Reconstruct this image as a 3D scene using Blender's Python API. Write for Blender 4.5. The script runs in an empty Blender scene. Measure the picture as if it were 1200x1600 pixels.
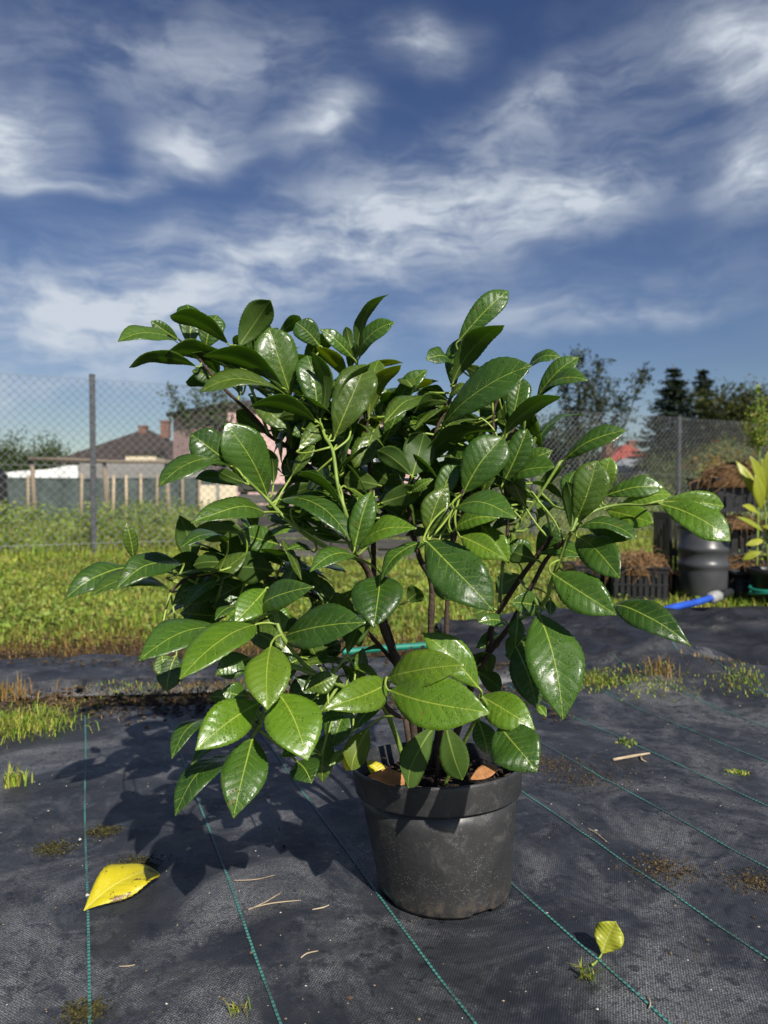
import bpy, bmesh, math, random
import numpy as np
from mathutils import Vector, Matrix, noise, Quaternion

random.seed(7); np.random.seed(7)
S = bpy.context.scene
C = S.collection
R = math.radians
PI = math.pi

# ------------------------------------------------------------------ camera
CAM_H, PITCH, FOC = 0.72, R(-1.476), 1164.0       # eye height (m), tilt, focal length in pixels of a 1600 px high frame
cd = bpy.data.cameras.new('camera'); cam = bpy.data.objects.new('camera', cd); C.objects.link(cam)
cam.location = (0, 0, CAM_H); cam.rotation_euler = (PI / 2 + PITCH, 0, 0)
cd.sensor_fit = 'VERTICAL'; cd.sensor_height = 36.0; cd.lens = FOC / 1600 * 36.0
cd.clip_start = 0.02; cd.clip_end = 600
cd.dof.use_dof = True; cd.dof.focus_distance = 1.2; cd.dof.aperture_fstop = 5.0
S.camera = cam

# ------------------------------------------------------------------ sky and sun
SUN_EL, SUN_AZ = R(39), R(154)                  # azimuth clockwise from +Y: behind the camera, to the right
world = bpy.data.worlds.new('World'); S.world = world; world.use_nodes = True
def build_world():
    nt = world.node_tree; nt.nodes.clear(); N = nt.nodes.new; Lk = nt.links.new
    out = N('ShaderNodeOutputWorld')
    sky = N('ShaderNodeTexSky'); sky.sky_type = 'NISHITA'; sky.sun_disc = False
    sky.sun_elevation = SUN_EL; sky.sun_rotation = SUN_AZ; sky.air_density = 1.0; sky.dust_density = 0.3; sky.ozone_density = 2.0
    hsv = N('ShaderNodeHueSaturation'); hsv.inputs['Saturation'].default_value = 1.17; hsv.inputs['Hue'].default_value = .515; hsv.inputs['Value'].default_value = 1.0
    Lk(sky.outputs[0], hsv.inputs['Color'])
    bg = N('ShaderNodeBackground'); bg.inputs[1].default_value = 0.050; Lk(hsv.outputs[0], bg.inputs[0])
    bc = N('ShaderNodeBackground'); bc.inputs[0].default_value = (0.60, 0.66, 0.74, 1); bc.inputs[1].default_value = 0.74
    def math_(op, a, b=None, c=None, clamp=False):
        n = N('ShaderNodeMath'); n.operation = op; n.use_clamp = clamp
        for i, v in enumerate((a, b, c)):
            if v is None: continue
            if isinstance(v, (int, float)): n.inputs[i].default_value = v
            else: Lk(v, n.inputs[i])
        return n.outputs[0]
    tc = N('ShaderNodeTexCoord'); sep = N('ShaderNodeSeparateXYZ'); Lk(tc.outputs['Generated'], sep.inputs[0])
    az = math_('ARCTAN2', sep.outputs[0], sep.outputs[1]); el = math_('ARCSINE', sep.outputs[2])
    com = N('ShaderNodeCombineXYZ'); Lk(az, com.inputs[0]); Lk(el, com.inputs[1])
    nz = N('ShaderNodeTexNoise'); nz.inputs['Scale'].default_value = 5.0; nz.inputs['Detail'].default_value = 3; nz.inputs['Roughness'].default_value = 0.6
    Lk(com.outputs[0], nz.inputs['Vector'])
    sub = N('ShaderNodeVectorMath'); sub.operation = 'SUBTRACT'; Lk(nz.outputs['Color'], sub.inputs[0]); sub.inputs[1].default_value = (.5, .5, .5)
    mul = N('ShaderNodeVectorMath'); mul.operation = 'MULTIPLY'; Lk(sub.outputs[0], mul.inputs[0]); mul.inputs[1].default_value = (.16, .07, 0)
    wv = N('ShaderNodeVectorMath'); wv.operation = 'ADD'; Lk(com.outputs[0], wv.inputs[0]); Lk(mul.outputs[0], wv.inputs[1])
    mul2 = N('ShaderNodeVectorMath'); mul2.operation = 'MULTIPLY'; Lk(sub.outputs[0], mul2.inputs[0]); mul2.inputs[1].default_value = (.14, .09, 0)
    wb = N('ShaderNodeVectorMath'); wb.operation = 'ADD'; Lk(com.outputs[0], wb.inputs[0]); Lk(mul2.outputs[0], wb.inputs[1])
    def streak(rot, sx, sy, scale, lo, hi, detail=7, rough=.58, dist=.15, off=(0, 0, 0)):
        m = N('ShaderNodeMapping'); m.inputs['Rotation'].default_value = (0, 0, -rot); m.inputs['Scale'].default_value = (sx, sy, 1); m.inputs['Location'].default_value = off
        Lk(wv.outputs[0], m.inputs['Vector'])
        t = N('ShaderNodeTexNoise'); t.inputs['Scale'].default_value = scale; t.inputs['Detail'].default_value = detail
        t.inputs['Roughness'].default_value = rough; t.inputs['Distortion'].default_value = dist
        Lk(m.outputs[0], t.inputs['Vector'])
        mr = N('ShaderNodeMapRange'); mr.interpolation_type = 'SMOOTHSTEP'; mr.inputs[1].default_value = lo; mr.inputs[2].default_value = hi
        Lk(t.outputs[0], mr.inputs[0]); return mr.outputs[0]
    s1 = streak(R(12), 4, 10, 1.5, .36, .66, detail=9, rough=.62)
    s2 = streak(R(22), 5, 34, 1.5, .36, .70, detail=9, rough=.68, off=(3, 7, 0))
    veil = streak(R(6), 1.6, 4, 1.2, .36, .72, detail=4, off=(11, 2, 0))
    blobs = [(15, 215, 140, 110, -25, 1.25), (300, 232, 130, 62, 5, .75), (500, 205, 130, 48, 18, .7), (640, 350, 480, 125, 9, 1.15),
             (180, 490, 450, 135, 12, 1.1), (900, 310, 230, 70, 12, .55), (1170, 85, 140, 85, -10, 1.4), (1195, 265, 110, 90, 0, .8),
             (655, 75, 130, 60, 0, .5), (830, 165, 220, 60, 18, .45), (200, 90, 520, 130, 5, .30), (820, 490, 460, 70, 8, .42),
             (150, 300, 240, 26, 10, .55), (420, 120, 220, 90, 10, .3), (1020, 90, 260, 90, 20, .2), (1000, 500, 260, 30, 6, .4),
             (60, 600, 420, 60, 4, .35), (-500, 300, 500, 160, 10, .6), (1750, 350, 520, 140, 8, .6), (500, -350, 700, 200, 5, .5)]
    acc = None; core = None
    for (cx, cy, rx, ry, rot, amp) in blobs:
        m = N('ShaderNodeMapping'); m.vector_type = 'TEXTURE'
        a = math.atan((cx - 600) / FOC); e = math.atan((770 - cy) / math.hypot(FOC, cx - 600))
        m.inputs['Location'].default_value = (a, e, 0); m.inputs['Rotation'].default_value = (0, 0, R(rot))
        k = 1.25 * math.cos(a) * math.cos(e) / FOC
        m.inputs['Scale'].default_value = (rx * k, ry * k, 1)
        Lk(wb.outputs[0], m.inputs['Vector'])
        g = N('ShaderNodeTexGradient'); g.gradient_type = 'QUADRATIC_SPHERE'; Lk(m.outputs[0], g.inputs[0])
        v = math_('MULTIPLY', g.outputs[1], amp)
        acc = v if acc is None else math_('ADD', acc, v)
        if (cx, cy) in ((15, 215), (300, 232), (500, 205), (1170, 85), (1195, 265), (655, 75)): core = v if core is None else math_('ADD', core, v)
    tex = math_('ADD', math_('MULTIPLY', s1, .95), math_('MULTIPLY', s2, .36))
    tex = math_('ADD', tex, .20)
    d = math_('MULTIPLY', math_('POWER', acc, .9), tex)
    d = math_('MULTIPLY', math_('POWER', d, 1.15), 1.12)
    d = math_('ADD', math_('MULTIPLY', d, 1.0), math_('MULTIPLY', math_('MULTIPLY', veil, s1), .12))
    d = math_('ADD', d, math_('MULTIPLY', math_('MULTIPLY', core, math_('ADD', math_('MULTIPLY', s1, .5), .5)), .75))
    d = math_('MINIMUM', d, .97)
    ms = N('ShaderNodeMixShader'); Lk(d, ms.inputs[0]); Lk(bg.outputs[0], ms.inputs[1]); Lk(bc.outputs[0], ms.inputs[2])
    Lk(ms.outputs[0], out.inputs[0])
build_world()
sd = bpy.data.lights.new('sun', 'SUN'); sun = bpy.data.objects.new('sun', sd); C.objects.link(sun)
sd.energy = 5.0; sd.angle = R(0.53); sd.color = (1.0, 0.95, 0.86)
sdir = Vector((math.sin(SUN_AZ) * math.cos(SUN_EL), math.cos(SUN_AZ) * math.cos(SUN_EL), math.sin(SUN_EL)))
sun.rotation_euler = (-sdir).to_track_quat('-Z', 'Y').to_euler(); sun.location = sdir * 20
S.view_settings.view_transform = 'Standard'; S.view_settings.look = 'None'
S.view_settings.exposure = 0.45; S.view_settings.gamma = 1.0; S.view_settings.use_curve_mapping = False
S.render.engine = 'CYCLES'; S.cycles.use_denoising = True
S.cycles.max_bounces = 7; S.cycles.transparent_max_bounces = 6; S.cycles.sample_clamp_indirect = 6

# ------------------------------------------------------------------ helpers
_f = Vector((0, math.cos(PITCH), math.sin(PITCH))); _u = Vector((0, -math.sin(PITCH), math.cos(PITCH)))
def at(px, py, Y):                       # a point of the place at distance Y seen in that direction of the photograph
    d = _f + Vector(((px - 600) / FOC, 0, 0)) + _u * ((800 - py) / FOC)
    return Vector((0, 0, CAM_H)) + d * (Y / d.y)
def gnd(px, py, z=0.0):
    d = _f + Vector(((px - 600) / FOC, 0, 0)) + _u * ((800 - py) / FOC)
    return Vector((0, 0, CAM_H)) + d * ((z - CAM_H) / d.z)

def tag(o, label=None, cat=None, group=None, kind=None):
    if label: o['label'] = label
    if cat: o['category'] = cat
    if group: o['group'] = group
    if kind: o['kind'] = kind
    return o
def empty(name, loc, label, cat, group=None, rz=0):
    o = bpy.data.objects.new(name, None); C.objects.link(o); o.location = loc; o.rotation_euler = (0, 0, rz)
    o.empty_display_size = .05
    return tag(o, label, cat, group)
def link(name, me, parent=None, world_space=True):
    o = bpy.data.objects.new(name, me); C.objects.link(o)
    if parent is not None:
        o.parent = parent
        if world_space:
            bpy_m = Matrix.LocRotScale(parent.location, parent.rotation_euler, parent.scale)
            if parent.parent is not None:
                p = parent.parent
                bpy_m = Matrix.LocRotScale(p.location, p.rotation_euler, p.scale) @ parent.matrix_parent_inverse @ bpy_m
            o.matrix_parent_inverse = bpy_m.inverted()
    return o
def mesh(name, V, F, mats, parent=None, smooth=False, mi=None, uv=None, world_space=True):
    me = bpy.data.meshes.new(name)
    me.from_pydata([tuple(v) for v in V], [], [tuple(f) for f in F])
    for m in (mats if isinstance(mats, (list, tuple)) else [mats]): me.materials.append(m)
    if mi is not None: me.polygons.foreach_set('material_index', mi)
    if smooth: me.polygons.foreach_set('use_smooth', [True] * len(me.polygons))
    if uv is not None:
        ul = me.uv_layers.new(name='UVMap'); li = np.empty(len(me.loops), dtype=np.int32); me.loops.foreach_get('vertex_index', li)
        ul.data.foreach_set('uv', np.asarray(uv, dtype=np.float32)[li].ravel())
    me.update()
    return link(name, me, parent, world_space)
class MB:
    def __init__(s): s.V = []; s.F = []
    def add(s, V, F):
        b = len(s.V); s.V += [tuple(v) for v in V]; s.F += [tuple(i + b for i in f) for f in F]; return s
    def box(s, lo, hi, M=None, bev=0.0):
        x0, y0, z0 = lo; x1, y1, z1 = hi
        if bev > 0:
            bm = bmesh.new(); bmesh.ops.create_cube(bm, size=1)
            for v in bm.verts: v.co = Vector(((x0 + x1) / 2 + v.co.x * (x1 - x0), (y0 + y1) / 2 + v.co.y * (y1 - y0), (z0 + z1) / 2 + v.co.z * (z1 - z0)))
            bmesh.ops.bevel(bm, geom=bm.edges[:], offset=bev, segments=1, affect='EDGES')
            bm.verts.index_update()
            V = [v.co.copy() for v in bm.verts]; F = [[v.index for v in f.verts] for f in bm.faces]; bm.free()
        else:
            V = [Vector(p) for p in ((x0,y0,z0),(x1,y0,z0),(x1,y1,z0),(x0,y1,z0),(x0,y0,z1),(x1,y0,z1),(x1,y1,z1),(x0,y1,z1))]
            F = [(0,3,2,1),(4,5,6,7),(0,1,5,4),(1,2,6,5),(2,3,7,6),(3,0,4,7)]
        if M is not None: V = [M @ v for v in V]
        return s.add(V, F)
    def tube(s, pts, rad, n=8, cap=True):
        pts = [Vector(p) for p in pts]; rad = rad if isinstance(rad, (list, tuple)) else [rad] * len(pts)
        V = []; F = []; prev = None
        for i, p in enumerate(pts):
            t = (pts[min(i + 1, len(pts) - 1)] - pts[max(i - 1, 0)]).normalized()
            if prev is None:
                prev = t.orthogonal().normalized()
            x = (prev - t * prev.dot(t));  x = x.normalized() if x.length > 1e-6 else t.orthogonal().normalized()
            y = t.cross(x); prev = x
            for k in range(n):
                a = 2 * PI * k / n; V.append(p + (x * math.cos(a) + y * math.sin(a)) * rad[i])
        for i in range(len(pts) - 1):
            for k in range(n):
                k2 = (k + 1) % n; F.append((i * n + k, i * n + k2, (i + 1) * n + k2, (i + 1) * n + k))
        if cap: F.append(tuple(range(n - 1, -1, -1))); F.append(tuple((len(pts) - 1) * n + k for k in range(n)))
        return s.add(V, F)
    def lathe(s, prof, n=64, c=(0, 0, 0), fn=None):
        V = []; F = []
        for (r, z) in prof:
            for k in range(n):
                a = 2 * PI * k / n; v = Vector((c[0] + r * math.cos(a), c[1] + r * math.sin(a), c[2] + z)); V.append(fn(v) if fn else v)
        for i in range(len(prof) - 1):
            for k in range(n):
                k2 = (k + 1) % n; F.append((i * n + k, i * n + k2, (i + 1) * n + k2, (i + 1) * n + k))
        return s.add(V, F)
    def build(s, name, mat, parent=None, smooth=False, **k):
        return mesh(name, s.V, s.F, mat, parent, smooth, **k)
def catmull(P, R_, sub=5):
    P = [Vector(p) for p in P]; out = []; ro = []
    for i in range(len(P) - 1):
        p0 = P[max(i - 1, 0)]; p1 = P[i]; p2 = P[i + 1]; p3 = P[min(i + 2, len(P) - 1)]
        for k in range(sub):
            t = k / sub
            out.append(0.5 * ((2 * p1) + (p2 - p0) * t + (2 * p0 - 5 * p1 + 4 * p2 - p3) * t * t + (3 * p1 - p0 - 3 * p2 + p3) * t ** 3))
            ro.append(R_[i] * (1 - t) + R_[i + 1] * t)
    out.append(P[-1]); ro.append(R_[-1]); return out, ro

# ------------------------------------------------------------------ materials
class Mat:
    def __init__(s, name):
        s.m = bpy.data.materials.new(name); s.m.use_nodes = True; s.nt = s.m.node_tree; s.nt.nodes.clear()
        s.out = s.n('ShaderNodeOutputMaterial'); s.p = s.n('ShaderNodeBsdfPrincipled'); s.l(s.p.outputs[0], s.out.inputs[0])
    def n(s, t, **k):
        x = s.nt.nodes.new(t)
        for a, b in k.items(): setattr(x, a, b)
        return x
    def l(s, a, b): s.nt.links.new(a, b)
    def put(s, sock, v):
        if isinstance(v, (int, float)): sock.default_value = v
        elif isinstance(v, tuple): sock.default_value = v if len(v) == len(sock.default_value) else v + (1,)
        else: s.l(v, sock)
    def math(s, op, a, b=None, c=None, clamp=False):
        x = s.n('ShaderNodeMath', operation=op, use_clamp=clamp)
        for i, v in enumerate((a, b, c)):
            if v is not None: s.put(x.inputs[i], v)
        return x.outputs[0]
    def noise(s, scale, detail=3, rough=.5, vec=None, dist=0, col=False):
        x = s.n('ShaderNodeTexNoise'); x.inputs['Scale'].default_value = scale; x.inputs['Detail'].default_value = detail
        x.inputs['Roughness'].default_value = rough; x.inputs['Distortion'].default_value = dist
        if vec is not None: s.l(vec, x.inputs['Vector'])
        return x.outputs['Color' if col else 0]
    def vor(s, scale, vec=None, feature='F1', out='Distance', rnd=1):
        x = s.n('ShaderNodeTexVoronoi', feature=feature); x.inputs['Scale'].default_value = scale
        if 'Randomness' in x.inputs: x.inputs['Randomness'].default_value = rnd
        if vec is not None: s.l(vec, x.inputs['Vector'])
        return x.outputs[out]
    def ramp(s, v, lo, hi, a=0., b=1., smooth=True):
        x = s.n('ShaderNodeMapRange'); x.interpolation_type = 'SMOOTHSTEP' if smooth else 'LINEAR'
        s.put(x.inputs[0], v); x.inputs[1].default_value = lo; x.inputs[2].default_value = hi; x.inputs[3].default_value = a; x.inputs[4].default_value = b
        return x.outputs[0]
    def mix(s, f, a, b):
        x = s.n('ShaderNodeMix', data_type='RGBA'); s.put(x.inputs[0], f); s.put(x.inputs[6], a); s.put(x.inputs[7], b); return x.outputs[2]
    def coords(s, which='Object'): return s.n('ShaderNodeTexCoord').outputs[which]
    def pos(s): return s.n('ShaderNodeNewGeometry').outputs['Position']
    def island(s): return s.n('ShaderNodeNewGeometry').outputs['Random Per Island']
    def objrand(s): return s.n('ShaderNodeObjectInfo').outputs['Random']
    def bump(s, h, strength=.3, dist=.01, normal=None):
        x = s.n('ShaderNodeBump'); x.inputs['Strength'].default_value = strength; x.inputs['Distance'].default_value = dist; s.l(h, x.inputs['Height'])
        if normal is not None: s.l(normal, x.inputs['Normal'])
        return x.outputs[0]
    def set(s, color=None, rough=None, normal=None, spec=None, **kw):
        if color is not None: s.put(s.p.inputs['Base Color'], color)
        if rough is not None: s.put(s.p.inputs['Roughness'], rough)
        if normal is not None: s.l(normal, s.p.inputs['Normal'])
        if spec is not None: s.put(s.p.inputs['Specular IOR Level'], spec)
        for k, v in kw.items(): s.put(s.p.inputs[k.replace('_', ' ')], v)
        return s
    def translucent(s, fac, color, normal=None):
        t = s.n('ShaderNodeBsdfTranslucent'); s.put(t.inputs[0], color)
        if normal is not None: s.l(normal, t.inputs['Normal'])
        x = s.n('ShaderNodeMixShader'); s.put(x.inputs[0], fac); s.l(s.p.outputs[0], x.inputs[1]); s.l(t.outputs[0], x.inputs[2]); s.l(x.outputs[0], s.out.inputs[0]); return s
def plain(name, color, rough=.6, var=.25, scale=6, bump=0., bscale=40, spec=.4):
    m = Mat(name); v = m.noise(scale, 5, .6, m.coords()); a = tuple(c * (1 - var) for c in color); b = tuple(c * (1 + var) for c in color)
    m.set(m.mix(m.ramp(v, .3, .7), a, b), rough, spec=spec)
    if bump: m.set(normal=m.bump(m.noise(bscale, 5, .6, m.coords()), bump, .01))
    return m.m

def leaf_top_mat(name, dark, light, vein, wet=True, trans=.28, blem=.5):
    m = Mat(name); uvn = m.n('ShaderNodeUVMap').outputs[0]; sp = m.n('ShaderNodeSeparateXYZ'); m.l(uvn, sp.inputs[0])
    u = sp.outputs[0]; lat = m.math('ABSOLUTE', m.math('SUBTRACT', sp.outputs[1], .5))       # lateral distance, 0.1 m = 1
    rnd = m.objrand(); P = m.coords()
    base = m.mix(rnd, dark, light)
    base = m.mix(m.math('MULTIPLY', m.ramp(m.noise(26, 4, .6, P), .3, .75), .45), base, light)
    # lateral veins: run forward from the midrib
    wob = m.math('MULTIPLY', m.math('SUBTRACT', m.noise(40, 2, .5, P), .5), .05)
    t = m.math('ADD', m.math('SUBTRACT', u, m.math('MULTIPLY', lat, .62)), wob)
    fr = m.math('ABSOLUTE', m.math('SUBTRACT', m.math('FRACT', m.math('MULTIPLY', t, 9.0)), .5))
    lv = m.ramp(fr, .0, .055, 1, 0); lv = m.math('MULTIPLY', lv, m.ramp(lat, .06, .27, .75, .0))
    net = m.ramp(m.vor(190, P, 'DISTANCE_TO_EDGE'), 0, .09, 1, 0)
    wid = m.math('MULTIPLY_ADD', u, -.010, .0138)
    mr = m.math('DIVIDE', lat, wid); mid = m.ramp(mr, .6, 1.25, 1, 0)
    col = m.mix(m.math('MULTIPLY', net, .06), base, vein); col = m.mix(m.math('MULTIPLY', lv, .55), col, vein); col = m.mix(m.math('MULTIPLY', mid, .85), col, vein)
    bl = m.math('MULTIPLY', m.ramp(m.noise(23, 5, .7, P), .69 - .12 * blem, .74 - .12 * blem), blem)
    col = m.mix(bl, col, (.16, .085, .025, 1))
    age = m.math('MULTIPLY', m.ramp(m.math('FRACT', m.math('MULTIPLY', rnd, 7.31)), .80, 1.0), .22)
    if wet: col = m.mix(age, col, (.17, .20, .02, 1))
    # dried water marks, also painting in wet glints, then water film and drops
    mk = m.math('MULTIPLY', m.ramp(m.vor(210, P), .05, .26, 1, 0), m.ramp(m.noise(17, 4, .65, P), .45, .66))
    mk2 = m.math('MULTIPLY', m.ramp(m.noise(150, 4, .7, P), .60, .70), m.ramp(m.noise(11, 3, .6, P), .48, .66))
    marks = m.math('MAXIMUM', mk, mk2)
    if wet: col = m.mix(m.math('MULTIPLY', marks, .38), col, (.42, .47, .33, 1))
    dv = m.vor(330, P); drop = m.ramp(dv, .12, .30, 1, 0)
    keep = m.ramp(m.noise(34, 3, .6, P), .46, .60); drop = m.math('MULTIPLY', drop, keep)
    dv2 = m.vor(150, P); drop2 = m.math('MULTIPLY', m.ramp(dv2, .08, .24, 1, 0), m.ramp(m.noise(19, 2, .5, P), .5, .62))
    drops = m.math('MAXIMUM', drop, drop2)
    quilt = m.math('ADD', m.math('MULTIPLY', fr, 1.2), m.math('MULTIPLY', m.noise(48, 4, .6, P), 3.2))
    n1 = m.bump(quilt, .22, .0030)
    n2 = m.bump(mid, -.5, .0015, n1)
    n3 = m.bump(drops, 1.0, .0016, n2) if wet else n2
    rough = m.math('SUBTRACT', m.ramp(m.noise(30, 4, .6, P), .3, .7, .25, .50), m.math('MULTIPLY', drops, .18)) if wet else .42
    m.set(col, rough, n3, spec=.5, Coat_Weight=.18 if wet else 0., Coat_Roughness=.16)
    m.translucent(trans, m.mix(.75, col, (min(.8, light[0] * 5), min(.8, light[1] * 4), light[2] * 2, 1)))
    return m.m
def leaf_bottom_mat(name, a, b, vein, trans=.52):
    m = Mat(name); uvn = m.n('ShaderNodeUVMap').outputs[0]; sp = m.n('ShaderNodeSeparateXYZ'); m.l(uvn, sp.inputs[0])
    lat = m.math('ABSOLUTE', m.math('SUBTRACT', sp.outputs[1], .5)); P = m.coords()
    t = m.math('SUBTRACT', sp.outputs[0], m.math('MULTIPLY', lat, .62))
    fr = m.math('ABSOLUTE', m.math('SUBTRACT', m.math('FRACT', m.math('MULTIPLY', t, 9.0)), .5))
    mid = m.ramp(m.math('DIVIDE', lat, m.math('MULTIPLY_ADD', sp.outputs[0], -.012, .018)), .7, 1.2, 1, 0)
    col = m.mix(m.math('MULTIPLY', m.objrand(), .8), a, b); col = m.mix(m.math('MULTIPLY', m.ramp(fr, 0, .07, 1, 0), .25), col, vein); col = m.mix(mid, col, vein)
    m.set(col, .5, m.bump(m.math('ADD', mid, m.math('MULTIPLY', m.noise(70, 3, .5, P), .6)), .4, .002), spec=.35)
    m.translucent(trans, m.mix(.85, col, (min(.8, b[0] * 5), min(.85, b[1] * 4.4), b[2] * 3, 1)))
    return m.m
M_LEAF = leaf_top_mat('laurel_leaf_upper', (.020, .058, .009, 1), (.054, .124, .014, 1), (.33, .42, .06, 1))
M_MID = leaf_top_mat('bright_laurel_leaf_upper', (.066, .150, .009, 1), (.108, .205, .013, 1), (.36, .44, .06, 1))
M_LEAFB = leaf_bottom_mat('laurel_leaf_under', (.062, .115, .026, 1), (.105, .165, .036, 1), (.24, .31, .08, 1))
M_YOUNG = leaf_top_mat('young_leaf_upper', (.06, .15, .012, 1), (.12, .22, .02, 1), (.36, .46, .09, 1))
M_YOUNGB = leaf_bottom_mat('young_leaf_under', (.12, .17, .03, 1), (.16, .20, .04, 1), (.32, .36, .10, 1))
M_YELLOW = leaf_top_mat('yellow_leaf_upper', (.55, .46, .015, 1), (.66, .56, .02, 1), (.72, .66, .16, 1), wet=False, blem=1.0)
M_YELLOWB = leaf_bottom_mat('yellow_leaf_under', (.48, .42, .04, 1), (.55, .48, .06, 1), (.6, .55, .15, 1))
M_LIME = leaf_top_mat('lime_leaf_upper', (.20, .25, .02, 1), (.34, .36, .03, 1), (.45, .46, .12, 1), wet=False)
M_LIMEB = leaf_bottom_mat('lime_leaf_under', (.24, .26, .04, 1), (.34, .34, .06, 1), (.42, .42, .12, 1))
M_BROWNLEAF = plain('dead_leaf', (.30, .13, .045), .6, .35, 30, .3, 80)
M_PETIOLE = plain('petiole', (.22, .30, .05), .45, .2, 20)
M_GREENSTEM = plain('green_stem', (.17, .25, .045), .45, .25, 25, .2, 60)
M_BARK = plain('shrub_bark', (.055, .035, .024), .8, .4, 40, .5, 120)

def mat_fabric():
    m = Mat('woven_ground_fabric'); P = m.coords(); mp = m.n('ShaderNodeMapping'); mp.inputs['Rotation'].default_value = (0, 0, -R(21.8)); m.l(P, mp.inputs[0])
    sp = m.n('ShaderNodeSeparateXYZ'); m.l(mp.outputs[0], sp.inputs[0])
    k = 2 * PI / .0048
    wob = m.math('MULTIPLY', m.noise(9, 2, .5, P), 6)
    sx = m.math('SINE', m.math('MULTIPLY_ADD', sp.outputs[0], k, wob)); sy = m.math('SINE', m.math('MULTIPLY_ADD', sp.outputs[1], k * .8, wob))
    w = m.math('MULTIPLY_ADD', m.math('MULTIPLY', sx, sy), .5, .5)
    fine = m.noise(420, 2, .6, P)
    dust = m.ramp(m.noise(3.1, 7, .70, P, .8), .44, .66); dust2 = m.ramp(m.noise(11, 6, .7, P, .5), .5, .75)
    wet = m.math('MULTIPLY', m.ramp(m.noise(38, 4, .6, P), .53, .63), m.ramp(m.noise(3.2, 3, .5, P), .36, .55))
    mud = m.math('MULTIPLY', m.ramp(m.noise(5.3, 6, .7, P, 1.2), .60, .70), m.ramp(m.noise(60, 4, .7, P), .35, .6))
    col = m.mix(m.ramp(m.noise(6, 5, .6, P), .3, .7), (.013, .015, .021, 1), (.033, .035, .042, 1))
    dd = m.math('MAXIMUM', m.math('MULTIPLY', dust, .8), m.math('MULTIPLY', dust2, .6))
    dd = m.math('MULTIPLY', dd, m.math('MULTIPLY_ADD', w, .75, .25)); dd = m.math('MULTIPLY', dd, m.ramp(fine, .35, .65, .1, 1.35))  # dust strongest on the thread peaks, which also paints in the weave's sparkle
    col = m.mix(m.math('MULTIPLY', dd, .66, clamp=True), col, (.40, .40, .41, 1))
    col = m.mix(m.math('MULTIPLY', m.math('SUBTRACT', 1, w), .35), col, (.008, .009, .011, 1))
    col = m.mix(m.math('MULTIPLY', wet, .62), col, (.008, .009, .011, 1))
    col = m.mix(m.math('MULTIPLY', mud, .55), col, (.045, .034, .022, 1))
    h = m.math('ADD', w, m.math('MULTIPLY', fine, .6))
    n1 = m.bump(h, .5, .0014); n2 = m.bump(m.noise(26, 4, .6, P), .35, .006, n1)
    m.set(col, m.math('SUBTRACT', m.ramp(m.noise(8, 4, .6, P), .3, .7, .42, .62), m.math('MULTIPLY', wet, .18)), n2, spec=.5)
    return m.m
M_FABRIC = mat_fabric()
def mat_thread():
    m = Mat('teal_tracer_thread'); uvn = m.n('ShaderNodeUVMap').outputs[0]; sp = m.n('ShaderNodeSeparateXYZ'); m.l(uvn, sp.inputs[0])
    s = m.math('SINE', m.math('MULTIPLY', sp.outputs[0], 2 * PI / .0085))
    P = m.coords(); fade = m.ramp(m.noise(7, 4, .65, P), .36, .6)
    col = m.mix(m.ramp(s, -.6, .2), (.03, .08, .075, 1), (.06, .23, .20, 1)); col = m.mix(m.ramp(fade, 0, 1, .75, 0), col, (.035, .05, .05, 1))
    m.set(col, .5); return m.m
M_THREAD = mat_thread()
def mat_ground():
    m = Mat('soil_and_turf'); P = m.pos(); sp = m.n('ShaderNodeSeparateXYZ'); m.l(P, sp.inputs[0])
    y = m.math('ADD', sp.outputs[1], m.math('MULTIPLY', m.noise(2.2, 4, .6, P), .9))
    g = m.ramp(y, 4.0, 4.6)
    soil = m.mix(m.ramp(m.noise(18, 6, .7, P), .3, .7), (.018, .012, .008, 1), (.060, .042, .026, 1))
    straw = m.mix(m.ramp(m.noise(40, 4, .6, P), .4, .65), soil, (.16, .10, .045, 1))
    turf = m.mix(m.ramp(m.noise(7, 6, .7, P), .35, .65), (.07, .09, .016, 1), (.17, .17, .035, 1))
    col = m.mix(g, m.mix(m.ramp(y, 3.7, 4.05), soil, straw), turf)
    m.set(col, .9, m.bump(m.noise(35, 6, .7, P), .8, .03), spec=.2); return m.m
M_GROUND = mat_ground()
def mat_blades(name, cols, rough=.5, trans=.35, spec=.3):
    m = Mat(name); r = m.island(); P = m.coords()
    cr = m.n('ShaderNodeValToRGB'); el = cr.color_ramp.elements; el[0].color = cols[0] + (1,); el[0].position = 0; el[1].color = cols[-1] + (1,)
    for i, c in enumerate(cols[1:-1]): e = el.new((i + 1) / (len(cols) - 1)); e.color = c + (1,)
    m.l(r, cr.inputs[0]); patch = m.ramp(m.noise(1.3, 4, .6, P), .3, .7, .72, 1.25)
    hv = m.n('ShaderNodeHueSaturation'); m.l(cr.outputs[0], hv.inputs['Color']); m.l(patch, hv.inputs['Value'])
    m.set(hv.outputs[0], rough, spec=spec); m.translucent(trans, hv.outputs[0]); return m.m
M_GRASS = mat_blades('grass_blades', [(.09, .19, .016), (.20, .32, .03), (.28, .38, .04), (.37, .39, .06), (.40, .31, .10), (.14, .27, .025)])
M_DRYGRASS = mat_blades('dry_grass', [(.26, .14, .045), (.36, .21, .07), (.19, .095, .03), (.16, .16, .03), (.38, .26, .11)])
M_WEED = mat_blades('weed_leaves', [(.11, .19, .03), (.18, .27, .05), (.25, .34, .06), (.33, .40, .09), (.15, .23, .04), (.37, .36, .12)])
M_SHRUB = mat_blades('shrub_leaves', [(.035, .06, .012), (.06, .09, .016), (.10, .13, .025), (.14, .16, .04), (.05, .075, .016)])
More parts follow.
